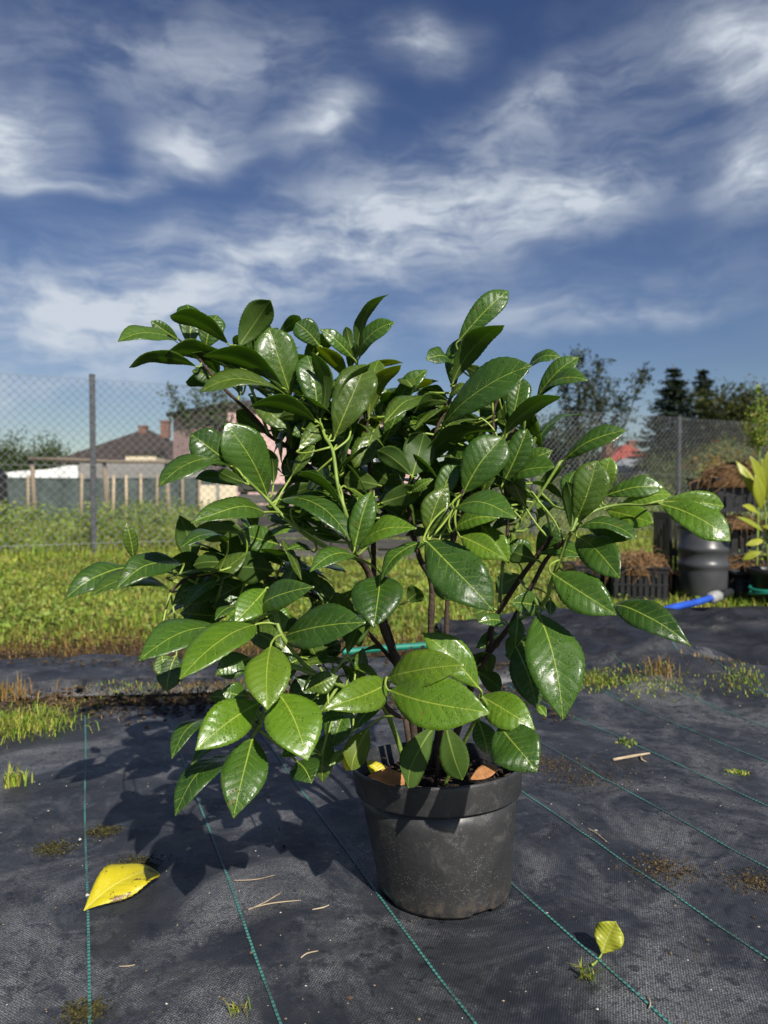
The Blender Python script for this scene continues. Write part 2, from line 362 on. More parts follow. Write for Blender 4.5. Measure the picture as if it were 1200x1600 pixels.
M_TREEDARK = mat_blades('grey_green_leaves', [(.022, .036, .018), (.035, .055, .025), (.055, .075, .035), (.03, .045, .02)], .45)
M_TREEGREEN = mat_blades('tree_leaves', [(.03, .06, .012), (.05, .085, .016), (.075, .11, .022), (.035, .065, .014)])
M_TREEOLIVE = mat_blades('olive_leaves', [(.03, .042, .008), (.055, .065, .011), (.08, .082, .014)])
M_NEEDLE = mat_blades('spruce_needles', [(.012, .024, .014), (.02, .036, .02), (.032, .05, .026)], .6, .12)
M_STRAW = mat_blades('dried_roots', [(.20, .115, .05), (.30, .18, .085), (.13, .07, .03), (.36, .24, .13)], .7, .1)
M_TRUNK = plain('tree_bark', (.10, .085, .07), .85, .35, 12, .5, 30)
def mat_pot():
    m = Mat('dusty_black_plastic'); P = m.coords()
    sp1 = m.ramp(m.vor(430, P), .12, .38, 1, 0); keep = m.ramp(m.noise(120, 3, .6, P), .42, .62)
    patch = m.ramp(m.noise(9, 6, .7, P), .38, .66, .0, 1.0)
    sp2 = m.math('MULTIPLY', m.ramp(m.vor(90, P), .03, .10, 1, 0), .9)
    spk = m.math('MAXIMUM', m.math('MULTIPLY', m.math('MULTIPLY', sp1, keep), patch), m.math('MULTIPLY', sp2, m.ramp(m.noise(9, 2, .5, P), .5, .6)))
    base = m.mix(m.ramp(m.noise(7, 5, .6, P), .3, .7), (.019, .019, .020, 1), (.036, .036, .037, 1))
    smear = m.math('MULTIPLY', m.ramp(m.noise(16, 7, .75, P, 1.0), .52, .72), .22); base = m.mix(smear, base, (.26, .25, .23, 1))
    sz = m.n('ShaderNodeSeparateXYZ'); m.l(P, sz.inputs[0]); mud = m.math('MULTIPLY', m.ramp(sz.outputs[2], .0, .05, 1, 0), m.ramp(m.noise(45, 5, .7, P), .42, .6)); base = m.mix(m.math('MULTIPLY', mud, .6), base, (.11, .085, .06, 1))
    col = m.mix(m.math('MULTIPLY', spk, .6), base, (.34, .34, .34, 1))
    m.set(col, m.ramp(m.noise(30, 4, .6, P), .3, .7, .34, .52), m.bump(m.math('ADD', spk, m.math('MULTIPLY', m.noise(15, 3, .5, P), 2)), .22, .002), spec=.5); return m.m
M_POT = mat_pot()
M_POTSOIL = plain('peat_soil', (.016, .011, .008), .95, .5, 60, 1.0, 90, spec=.2)
M_BLACKPL = plain('black_plastic', (.018, .018, .020), .42, .3, 9, .1, 60)
M_BARREL = plain('grey_black_drum', (.055, .057, .062), .36, .18, 5, .05, 30)
M_BLUE = plain('blue_hose', (.020, .075, .42), .4, .2, 12)
M_GREENHOSE = plain('green_hose', (.012, .17, .12), .4, .2, 12)
M_GREYFIT = plain('grey_fitting', (.28, .28, .27), .45, .2, 20)
M_POST = plain('dark_steel_post', (.055, .058, .066), .5, .3, 9, .2, 60)
def mat_wire():
    m = Mat('wet_galvanised_wire'); m.set((.28, .29, .31, 1), .32, Metallic=.4); return m.m
M_WIRE = mat_wire()
def mat_boards(name, a, b):
    m = Mat(name); P = m.coords(); mp = m.n('ShaderNodeMapping'); mp.inputs['Scale'].default_value = (1.2, 14, 14); m.l(P, mp.inputs[0])
    v = m.noise(5, 6, .65, mp.outputs[0]); c = m.mix(m.ramp(v, .3, .7), a, b)
    hv = m.n('ShaderNodeHueSaturation'); m.l(c, hv.inputs['Color']); m.l(m.ramp(m.objrand(), 0, 1, .7, 1.3), hv.inputs['Value'])
    m.set(hv.outputs[0], .8, m.bump(v, .5, .01), spec=.25); return m.m
M_BOARD = mat_boards('weathered_grey_boards', (.035, .034, .033, 1), (.10, .095, .09, 1))
M_STAKE = mat_boards('pale_wood', (.26, .20, .13, 1), (.42, .34, .24, 1))
M_ROUNDWOOD = mat_boards('grey_brown_pole', (.16, .125, .09, 1), (.28, .22, .16, 1))
M_PINK = plain('pink_render', (.55, .36, .34), .85, .06, 1.5, .2, 30)
M_CREAM = plain('cream_render', (.62, .53, .38), .85, .06, 1.5, .2, 30)
M_WHITE = plain('white_sheet', (.74, .75, .74), .6, .05, 2)
M_GREYWALL = plain('grey_concrete', (.22, .21, .20), .85, .15, 2, .3, 20)
M_NET = plain('dark_green_netting', (.055, .075, .07), .8, .25, 6)
def mat_roof(name, a, b, k=.28):
    m = Mat(name); P = m.coords(); sp = m.n('ShaderNodeSeparateXYZ'); m.l(P, sp.inputs[0])
    w = m.math('SINE', m.math('MULTIPLY', sp.outputs[2], 2 * PI / k)); v = m.noise(3, 5, .6, P)
    m.set(m.mix(m.ramp(v, .3, .7), a, b), .75, m.bump(w, .4, .03)); return m.m
M_ROOFDARK = mat_roof('dark_brown_tiles', (.028, .020, .017, 1), (.052, .038, .032, 1))
M_ROOFRED = mat_roof('red_tiles', (.20, .035, .025, 1), (.30, .06, .04, 1))
M_ROOFGREY = mat_roof('grey_sheet_roof', (.13, .14, .16, 1), (.2, .21, .23, 1))
M_BRICK = plain('chimney_brick', (.17, .09, .065), .85, .3, 10, .3, 20)
M_GLASS = Mat('window_glass').set((.03, .04, .05, 1), .08, spec=.6).m
M_FRAME = plain('white_frame', (.7, .68, .64), .5, .05)

# ------------------------------------------------------------------ the ground and the woven mats
def fbm(x, y, s, seed=0.0): return noise.fractal(Vector((x * s + seed, y * s - seed, seed)), 1.0, 2.0, 4)
g = 300
mesh('ground', [(-g, -g, -.035), (g, -g, -.035), (g, g, -.035), (-g, g, -.035)], [(0, 1, 2, 3)], M_GROUND)
tag(bpy.data.objects['ground'], kind='structure')
def smooth(a, b, x):
    t = min(1, max(0, (x - a) / (b - a))); return t * t * (3 - 2 * t)
def mat_height(x, y):
    h = .006 * fbm(x, y, 1.6, 3) + .0022 * fbm(x, y, 7, 9)
    rump = smooth(.25, .9, x) * smooth(2.5, 3.0, y) + .25 * smooth(2.2, 2.8, y)
    if rump > 0:
        q = x * .9 + y * .15
        ridge = abs(noise.noise(Vector((x * .8 + 5, y * 2.6, 1.3))));  ridge2 = abs(noise.noise(Vector((x * 1.7 - 3, y * 5.0, 4.3))))
        h += rump * (.085 * (1 - ridge) ** 3 + .035 * (1 - ridge2) ** 4 + .03 * noise.noise(Vector((x * 1.3, y * 1.9, 8))))
    # flatten round the pot
    d = math.hypot(x - .12, y - 1.37); f = smooth(.13, .4, d)
    return h * (.15 + .85 * f) - (1 - f) * .004
def far_edge(x):                        # where the front sheet ends: near on the left, far on the right
    return 2.52 + .35 * smooth(-.8, .5, x) + .25 * smooth(.3, .95, x) + .07 * noise.noise(Vector((x * 3, 1, 0))) + .03 * noise.noise(Vector((x * 11, 4, 0)))
def build_fabric():
    nx, ny = 190, 230; V = []; F = []; x0, x1 = -3.0, 4.2
    for j in range(ny + 1):
        t = j / ny
        for i in range(nx + 1):
            x = x0 + (x1 - x0) * i / nx; y0 = -.6; y1 = far_edge(x); y = y0 + (y1 - y0) * t
            z = mat_height(x, y)
            if t > .985: z -= .03 * (t - .985) / .015
            V.append((x, y, z))
    for j in range(ny):
        for i in range(nx): a = j * (nx + 1) + i; F.append((a, a + 1, a + nx + 2, a + nx + 1))
    return tag(mesh('ground_fabric', V, F, M_FABRIC, smooth=True), kind='structure')
fabric = build_fabric()
def strip_fabric():                     # second sheet, behind on the left, its front edge turned up into a lip
    V = []; F = []; nx, ny = 120, 22
    for j in range(ny + 1):
        t = j / ny
        for i in range(nx + 1):
            x = -3.6 + 4.3 * i / nx
            yf = 2.66 + .125 * (x + 1.4) * .9 + .015 * noise.noise(Vector((x * 2.5, 0, 2))); yb = 3.25 + .10 * noise.noise(Vector((x * 2, 5, 2))) + .05 * noise.noise(Vector((x * 9, 5, 2)))
            y = yf + (yb - yf) * t
            z = .002 + .02 * abs(noise.noise(Vector((x * 1.5, y * 9, 5)))) + .03 * math.exp(-(t / .13) ** 2) + .012 * math.exp(-((t - .42) / .1) ** 2)
            if j == 0: z = -.02
            if j == ny: z = -.03
            V.append((x, y, z))
    for j in range(ny):
        for i in range(nx): a = j * (nx + 1) + i; F.append((a, a + 1, a + nx + 2, a + nx + 1))
    return tag(mesh('ground_fabric', V, F, M_FABRIC, smooth=True), kind='structure')
strip_fabric()
def dark_sheet():                       # older, blacker sheet at the right, badly rumpled
    V = []; F = []; nx, ny = 210, 110
    for j in range(ny + 1):
        t = j / ny
        for i in range(nx + 1):
            x = .28 + 4.4 * i / nx; yf = 2.98 + .10 * noise.noise(Vector((x * 1.6, 3, 0))) + .03 * noise.noise(Vector((x * 7, 3, 0))); yb = 4.55 + .15 * noise.noise(Vector((x * 1.2, 9, 0))) - .5 * (1 - smooth(.3, 1.0, x))
            y = yf + (yb - yf) * t; w = Vector((x + .25 * noise.noise(Vector((x, y, 3))), y + .2 * noise.noise(Vector((x, y, 7))), 0))
            r1 = abs(noise.noise(Vector((w.x * .9 + w.y * .5, w.y * 3.0 - w.x * .6, 1.3)))); r2 = abs(noise.noise(Vector((w.x * 2.2 - 3, w.y * 6.5 + w.x, 4.3)))); r3 = abs(noise.noise(Vector((w.x * 6, w.y * 15 - w.x * 3, 2.3))))
            z = .016 + .050 * (1 - r1) ** 4 + .038 * (1 - r2) ** 5 + .010 * (1 - r3) ** 4 + .014 * noise.noise(Vector((x * 1.3, y * 1.7, 8)))
            z *= smooth(0, .1, t) * (1 - .75 * smooth(.6, .8, t)) * (1 - smooth(.93, 1, t)); z += .012 - .02 * (t == 0) - .04 * (t == 1)
            V.append((x, y, z))
    for j in range(ny):
        for i in range(nx): a = j * (nx + 1) + i; F.append((a, a + 1, a + nx + 2, a + nx + 1))
    return tag(mesh('ground_fabric', V, F, M_DARKSHEET, smooth=True), kind='structure')
M_DARKSHEET = plain('worn_black_sheet', (.016, .017, .021), .5, .45, 5, .4, 60)
dark_sheet()
# tracer threads, every quarter metre across the sheet
for k in range(-5, 9):
    V = []; F = []; UV = []; n = 190; s_ = 0; seg = 0
    yend = 2.45 if k < 0 else 3.0
    for i in range(n + 1):
        y = -.4 + (yend + .4) * i / n; x = .588 - .262 * (3 - k) - .405 * (y - 1.14) + .006 * noise.noise(Vector((y * 1.5, k * 3.1, 0)))
        if math.hypot(x - .12, y - 1.37) < .124 and False: continue
        z = mat_height(x, y) + .0018
        for sgn in (-1, 1): V.append((x + sgn * .0019, y + sgn * .0008, z)); UV.append((y, .5 + .5 * sgn))
    for i in range(n): F.append((2 * i, 2 * i + 1, 2 * i + 3, 2 * i + 2))
    mesh('tracer_thread', V, F, M_THREAD, parent=fabric, uv=UV)

# ------------------------------------------------------------------ blades: grass, weeds, foliage (numpy)
def blade_mesh(name, base, head, length, lean, width, mat, parent=None):
    """bent blades: base Nx3, head angle N, length N, lean N (0 upright .. 1 flat), width N"""
    n = len(base); dx = np.stack([np.cos(head), np.sin(head), np.zeros(n)], 1); sx = np.stack([-np.sin(head), np.cos(head), np.zeros(n)], 1)
    up = np.array([0, 0, 1.0]); L = length[:, None]; w = width[:, None] / 2; le = lean[:, None]
    mid = base + up * L * .55 * (1 - .3 * le) + dx * L * .25 * le; tip = base + up * L * (1 - .75 * le) + dx * L * .8 * le
    V = np.stack([base - sx * w, base + sx * w, mid + sx * w * .8, mid - sx * w * .8, tip], 1).reshape(-1, 3)
    b = np.arange(n)[:, None] * 5
    return fast_mesh(name, V, [(b + np.array([0, 1, 2, 3]), 4), (b + np.array([3, 2, 4]), 3)], mat, parent)
def fast_mesh(name, V, groups, mat, parent=None, smooth_=False):
    me = bpy.data.meshes.new(name); me.vertices.add(len(V)); me.vertices.foreach_set('co', np.asarray(V, dtype=np.float32).ravel())
    li = np.concatenate([g_[0].ravel() for g_ in groups]); cnt = np.concatenate([np.full(g_[0].size // g_[1], g_[1]) for g_ in groups])
    me.loops.add(len(li)); me.loops.foreach_set('vertex_index', li.astype(np.int32))
    me.polygons.add(len(cnt)); me.polygons.foreach_set('loop_start', np.concatenate([[0], np.cumsum(cnt)[:-1]]).astype(np.int32))
    me.materials.append(mat); me.update(calc_edges=True)
    return link(name, me, parent)
def leaf_cloud(name, ctr, size, mat, parent=None, flat=.5, aspect=.5):
    """leaf-shaped rhombi with a bent middle, one per centre"""
    n = len(ctr); rs = np.random
    a = rs.normal(size=(n, 3)); a[:, 2] *= (1 - flat); a /= np.linalg.norm(a, axis=1)[:, None]
    t = rs.normal(size=(n, 3)); t[:, 2] += flat * 2; s = np.cross(a, t); s /= (np.linalg.norm(s, axis=1)[:, None] + 1e-9); nn = np.cross(s, a)
    L = size[:, None]; w = L * aspect * .5
    V = np.stack([ctr - a * L * .5, ctr + s * w + nn * L * .06, ctr + a * L * .5 - nn * L * .08, ctr - s * w + nn * L * .06], 1).reshape(-1, 3)
    b = np.arange(n)[:, None] * 4
    return fast_mesh(name, V, [(b + np.array([0, 1, 2]), 3), (b + np.array([0, 2, 3]), 3)], mat, parent)
rs = np.random
def U(a, b, n): return rs.uniform(a, b, n)
def grass():
    n = 62000; y = 3.55 + (rs.random(n) ** 1.25) * 8.0; x = U(-1, 1, n) * (y * .56 + .4)
    edge = np.array([3.62 + .28 * noise.noise(Vector((a * 1.4, 2, 0))) + .12 * noise.noise(Vector((a * 6, 3, 0))) + (1.15 * smooth(.6, 1.3, a) if a > 0 else 0) for a in x])
    keep = y > edge + U(0, .35, n) ** 2; x, y = x[keep], y[keep]; n = len(x)
    patch = np.array([noise.noise(Vector((a * 1.1, b * 1.6, 6))) for a, b in zip(x, y)])
    L = U(.025, .065, n) * (1 + .8 * patch.clip(-.6, .8)) * (1 + .5 * (y > 8)); base = np.stack([x, y, np.full(n, -.036)], 1)
    o = blade_mesh('grass', base, U(0, 2 * PI, n), L + .012, U(.2, .9, n), U(.004, .010, n) * (1 + (y - 3.5) * .12), M_GRASS)
    tag(o, 'short yellowish green grass between the black mat and the wire fence', 'grass', kind='stuff')
    n = 17000; y = 3.2 + rs.random(n) * 1.1; x = U(-3, 1.1, n); e = np.array([3.5 + .25 * noise.noise(Vector((a * 1.4, 2, 0))) for a in x])
    k = np.abs(y - e - .22) < U(0, .48, n); x, y = x[k], y[k]; n = len(x)
    o = blade_mesh('dry_grass', np.stack([x, y, np.full(n, -.034)], 1), U(0, 2 * PI, n), U(.03, .085, n), U(.6, 1.0, n), U(.002, .005, n), M_DRYGRASS)
    tag(o, 'dry brown grass fringe along the soil edge', 'dry grass', kind='stuff')
grass()
def turf_herbs():
    n = 26000; y = 3.7 + (rs.random(n) ** 1.2) * 7; x = U(-1, 1, n) * (y * .56 + .4)
    e = np.array([3.75 + .28 * noise.noise(Vector((a * 1.4, 2, 0))) + (1.1 * smooth(.6, 1.3, a) if a > 0 else 0) for a in x]); k = y > e + U(0, .3, n)
    pn = np.array([noise.noise(Vector((a * 1.7, b * 2.2, 16))) for a, b in zip(x, y)]); k &= pn > U(-.5, .35, n)
    x, y = x[k], y[k]; n = len(x); o = leaf_cloud('turf_herbs', np.stack([x, y, U(-.025, .03, n)], 1), U(.018, .045, n), M_WEED, None, .8, .7)
    tag(o, 'small broad leaved herbs mixed into the turf', 'herbs', kind='stuff')
    V = []; F = []
    for _ in range(5200):
        b = rs.random()
        if b < .5: y = 2.5 + .22 * rs.normal() * .5; x = rs.uniform(-2.2, .6); y += .1 * (x + .8) * .3
        elif b < .85: y = 3.0 + .6 * rs.random(); x = rs.uniform(-2.5, .9)
        else: x = rs.uniform(.4, 2.2); y = 2.85 + .3 * rs.random()
        s = rs.uniform(.002, .009) * (1 + (rs.random() > .93)); z = (.012 if b < .5 else .02) + s * .2; nn = len(V)
        for q in ((1, 0, 0), (-1, 0, 0), (0, 1, 0), (0, -1, 0), (0, 0, .6), (0, 0, -.6)): V.append((x + q[0] * s * rs.uniform(.5, 1.6), y + q[1] * s * rs.uniform(.5, 1.6), z + q[2] * s))
        for a, c in ((0, 2), (2, 1), (1, 3), (3, 0)): F.append((nn + a, nn + c, nn + 4)); F.append((nn + c, nn + a, nn + 5))
    tag(mesh('soil_crumbs', V, F, M_CRUMB), 'crumbs of dark soil spilled along the edges of the mats', 'soil', kind='stuff')
M_CRUMB = mat_blades('soil_crumbs', [(.02, .014, .009), (.05, .035, .02), (.03, .02, .012), (.09, .06, .035), (.015, .011, .008)], .9, 0)
turf_herbs()

# ------------------------------------------------------------------ background, far to near
def crown(n, c, r, clumps, rnd, zs=1.0, tight=.35):
    cc = []
    for _ in range(clumps):
        v = Vector((rnd.gauss(0, 1), rnd.gauss(0, 1), rnd.gauss(0, 1))).normalized() * (rnd.random() ** .45)
        cc.append((c[0] + v.x * r[0], c[1] + v.y * r[1], c[2] + v.z * r[2]))
    cc = np.array(cc); idx = rs.randint(0, clumps, n); rr = min(r) * tight
    return cc[idx] + rs.normal(size=(n, 3)) * rr * np.array([1, 1, .8 * zs]), cc
def tree(name, label, base, top, crown_c, crown_r, n, size, mat, clumps=26, seed=1, group=None, tight=.33, trunk_r=.12, cat='tree'):
    rnd = random.Random(seed); base = Vector(base); root = empty(name, base, label, cat, group)
    pts, cc = crown(n, crown_c, crown_r, clumps, rnd, tight=tight)
    mb = MB(); t = Vector(crown_c); mb.tube([base + Vector((0, 0, -.1)), base.lerp(t, .4) + Vector((.05, 0, 0)), t], [trunk_r, trunk_r * .8, trunk_r * .3], 8)
    for k in range(0, len(cc), 2):
        p = base.lerp(t, rnd.uniform(.35, .9)); q = Vector(cc[k]); mb.tube([p, p.lerp(q, .5) + Vector((0, 0, .08 * crown_r[2])), q], [trunk_r * .35, trunk_r * .22, trunk_r * .08], 5)
    mb.build('trunk', M_TRUNK, root, True)
    leaf_cloud('crown', pts, U(size * .6, size * 1.4, n), mat, root, .3, .6)
    return root
def sparse_tree(name, label, base, shoots, n_per, size, mat, seed=1, cat='tree'):
    rnd = random.Random(seed); root = empty(name, base, label, cat); mb = MB(); P = []
    for (q, r) in shoots:
        q = Vector(q); b = Vector(base); m = b.lerp(q, .5) + Vector((rnd.uniform(-.2, .2), rnd.uniform(-.2, .2), .1))
        pts, rad = catmull([b, m, q], [r, r * .6, r * .15], 8); mb.tube(pts, rad, 6)
        for k in range(int(n_per)):
            t = rnd.random() ** .6; i = min(int((.25 + .75 * t) * (len(pts) - 1)), len(pts) - 1); c = pts[i]
            d = Vector((rnd.gauss(0, 1), rnd.gauss(0, 1), rnd.gauss(.5, .8))).normalized() * rnd.uniform(.1, .75) * (1.15 - t * .7)
            if k % 5 == 0: mb.tube([c, c + d], [r * .12, r * .05], 4)
            for _ in range(5): P.append(c + d * rnd.uniform(.4, 1.05) + Vector((rnd.gauss(0, .06), rnd.gauss(0, .06), rnd.gauss(0, .06))))
    mb.build('trunk', M_TRUNK, root, True)
    leaf_cloud('crown', np.array(P), U(size * .6, size * 1.3, len(P)), mat, root, .2, .5)
    return root
def spruce(label, base, H, rad, seed):
    rnd = random.Random(seed); root = empty('spruce_tree', base, label, 'tree', 'spruces behind the fence'); b = Vector(base)
    mb = MB(); mb.tube([b, b + Vector((0, 0, H * .5)), b + Vector((0, 0, H))], [.16, .1, .02], 7); mb.build('trunk', M_TRUNK, root, True)
    V = []; z = .06 * H
    while z < H * .985:
        f = 1 - z / H; r = rad * (f ** .8) * rnd.uniform(.8, 1.1) + .06
        for k in range(int(9 + 14 * f)):
            a = rnd.uniform(0, 2 * PI); l = r * rnd.uniform(.65, 1.15)
            for s in range(int(9 + l * 16)):
                t = rnd.random() ** .7; dr = l * t; droop = -.22 * l * t + .10 * l * t * t
                V.append((b.x + math.cos(a) * dr + rnd.gauss(0, .09), b.y + math.sin(a) * dr + rnd.gauss(0, .09), b.z + z + droop + rnd.gauss(0, .05)))
        z += .10 + .018 * H * rnd.uniform(.6, 1.3)
    leaf_cloud('crown', np.array(V), U(.16, .36, len(V)), M_NEEDLE, root, .75, .35)
spruce('tall dark spruce with a wide pointed crown behind the fence', at(1050, 780, 36) * Vector((1, 1, 0)).length / math.sqrt(2) if False else Vector((at(1050, 780, 36).x, 36, 0)), 6.9, 2.9, 3)
spruce('slimmer dark spruce to the right of the wide one', Vector((at(1096, 780, 38).x, 38, 0)), 7.0, 2.4, 5)
def far_trees():
    p = at(1146, 660, 34); tree('broadleaf_tree', 'olive green rounded tree right of the two spruces', (p.x, 34, 0), 5, (p.x, 34, 3.4), (1.5, 1.5, 2.2), 9000, .16, M_TREEOLIVE, 40, 4, 'trees behind the fence')
    p = at(1215, 660, 36); tree('broadleaf_tree', 'dark green tree cut off by the right edge of the photo', (p.x, 36, 0), 5, (p.x, 36, 3.2), (1.7, 1.5, 2.0), 7000, .17, M_TREEOLIVE, 40, 5, 'trees behind the fence')
    p = at(40, 720, 48); tree('broadleaf_tree', 'low round green tree at left beyond the white sheet', (p.x, 48, 0), 4, (p.x, 48, 2.2), (2.5, 1.6, 1.95), 9000, .20, M_TREEGREEN, 46, 6, 'trees behind the fence')
    b = Vector((at(905, 780, 19).x, 19, 0))
    sh = [(at(905, 545, 19), .05), (at(935, 560, 19.3), .045), (at(955, 590, 19), .04), (at(1008, 575, 18.6), .04), (at(880, 600, 19.4), .04), (at(975, 620, 18.8), .03), (at(915, 600, 18.6), .035), (at(940, 620, 19.6), .03), (at(895, 640, 19.), .03)]
    sparse_tree('slender_tree', 'slender grey green tree with thin upright shoots right of the shrub', b, sh, 120, .10, M_TREEDARK, 11)
    p = at(862, 700, 22); tree('broadleaf_tree', 'dusky bushy tree beside the slender tree, half hidden by the shrub', (p.x, 22, 0), 3, (p.x, 22, 1.9), (1.05, .9, 1.2), 5200, .10, M_TREEDARK, 40, 8, 'trees behind the fence', tight=.25)
    b = Vector((at(350, 780, 19).x, 19, 0))
    sh = [(at(262, 604, 18.5), .035), (at(300, 605, 18.5), .035), (at(330, 600, 18.8), .035), (at(280, 635, 18.6), .03), (at(350, 615, 19), .035), (at(375, 625, 19), .035), (at(330, 640, 18.7), .03), (at(355, 660, 18.6), .03)]
    sparse_tree('slender_tree', 'loose leafy tree in front of the pink house', b, sh, 75, .10, M_TREEGREEN, 12)
far_trees()

def house(name, label, corner, wx, wy, rz, h, roofh, over, walls, roof, windows=(), chimneys=(), hip=True, cat='house'):
    root = empty(name, corner, label, cat, rz=rz); k = dict(world_space=False)
    mb = MB(); mb.box((0, 0, -.2), (wx, wy, h)); mb.build('wall', walls, root, **k)
    o = over; mb = MB(); e = min(wx, wy) / 2 + o if hip else 0
    V = [(-o, -o, h), (wx + o, -o, h), (wx + o, wy + o, h), (-o, wy + o, h)]
    if wx >= wy: rid = [(-o + e, wy / 2, h + roofh), (wx + o - e, wy / 2, h + roofh)]; F = [(0, 1, 5, 4), (2, 3, 4, 5), (1, 2, 5), (3, 0, 4), (3, 2, 1, 0)]
    else: rid = [(wx / 2, -o + e, h + roofh), (wx / 2, wy + o - e, h + roofh)]; F = [(1, 2, 5, 4), (3, 0, 4, 5), (0, 1, 4), (2, 3, 5), (3, 2, 1, 0)]
    V = [(v[0], v[1], v[2] + .003) for v in V + rid]; mb.add(V, F); mb.box((-o, -o, h - .16), (wx + o, wy + o, h)); rf = mb.build('roof', roof, root, **k)
    for (cx, cy, z0, z1, w) in chimneys:
        m2 = MB(); m2.box((cx - w, cy - w, z0), (cx + w, cy + w, z1)); m2.box((cx - w * 1.2, cy - w * 1.2, z1), (cx + w * 1.2, cy + w * 1.2, z1 + .1)); ch = m2.build('chimney', M_BRICK, rf, **k)
    for (face, a0, a1, z0, z1) in windows:
        fr = MB(); gl = MB(); t = .07
        def bx(m, a, b, c, d, p0, p1):
            if face == 'f': m.box((a, -p1, c), (b, -p0, d))
            else: m.box((-p1, a, c), (-p0, b, d))
        for (a, b, c, d) in ((a0, a1, z0, z0 + t), (a0, a1, z1 - t, z1), (a0, a0 + t, z0 + t, z1 - t), (a1 - t, a1, z0 + t, z1 - t), ((a0 + a1) / 2 - t / 2, (a0 + a1) / 2 + t / 2, z0 + t, z1 - t)): bx(fr, a, b, c, d, .003, .06)
        w = fr.build('window', M_FRAME, root, **k); bx(gl, a0 + t, a1 - t, z0 + t, z1 - t, .004, .02); gl.build('pane', M_GLASS, w, **k)
    return root
def houses():
    # dark roofed house, left
    c = Vector((at(108, 720, 42).x, 42, 0))
    house('village_house', 'house with a dark brown hipped roof and two chimneys at left', c, 6.6, 6.5, 0, 2.55, 2.05, .55, M_GREYWALL, M_ROOFDARK,
          chimneys=((3.25, 2.9, 3.8, 4.65, .22), (4.6, 2.9, 4.0, 4.95, .25)))
    # cream gable block in front of it
    c = Vector((at(196, 720, 39).x, 39, 0))
    house('lean_to_house', 'low cream rendered outbuilding under the dark roofed house', c, 1.6, 1.6, 0, 2.85, .35, .08, M_CREAM, M_ROOFDARK, hip=False, cat='outbuilding')
    # pink house: shaded left wall, sunlit right wall; the corner stands nearest
    ang = R(-38); k = at(356, 700, 27); corner = Vector((k.x, 27, 0))
    root = house('pink_house', 'pink rendered house with a low dark roof behind the shrub', corner, 9.5, 4.3, R(42), 3.95, .5, .2, M_PINK, M_ROOFDARK,
          windows=(('f', 3.6, 4.8, 1.1, 2.4), ('f', 6.4, 7.6, 1.1, 2.4), ('l', 1.9, 2.8, 1.0, 2.4)), chimneys=((5.0, 2.4, 4.2, 5.0, .25),))
    # red roof at right
    c = Vector((at(952, 720, 46).x, 46, 0))
    house('red_roofed_house', 'house with a red tiled roof and two brick chimneys at right', c, 3.0, 5, 0, 2.65, 1.15, .3, M_GREYWALL, M_ROOFRED, chimneys=((.55, 2.2, 3.2, 4.1, .3), (2.1, 2.2, 3.4, 4.0, .26)))
    c = Vector((at(955, 720, 43).x, 43, 0))
    house('grey_roofed_shed', 'grey sheet roofed shed in front of the red roof', c, 3.3, 2, 0, 2.0, .75, .2, M_GREYWALL, M_ROOFGREY, cat='shed')
houses()

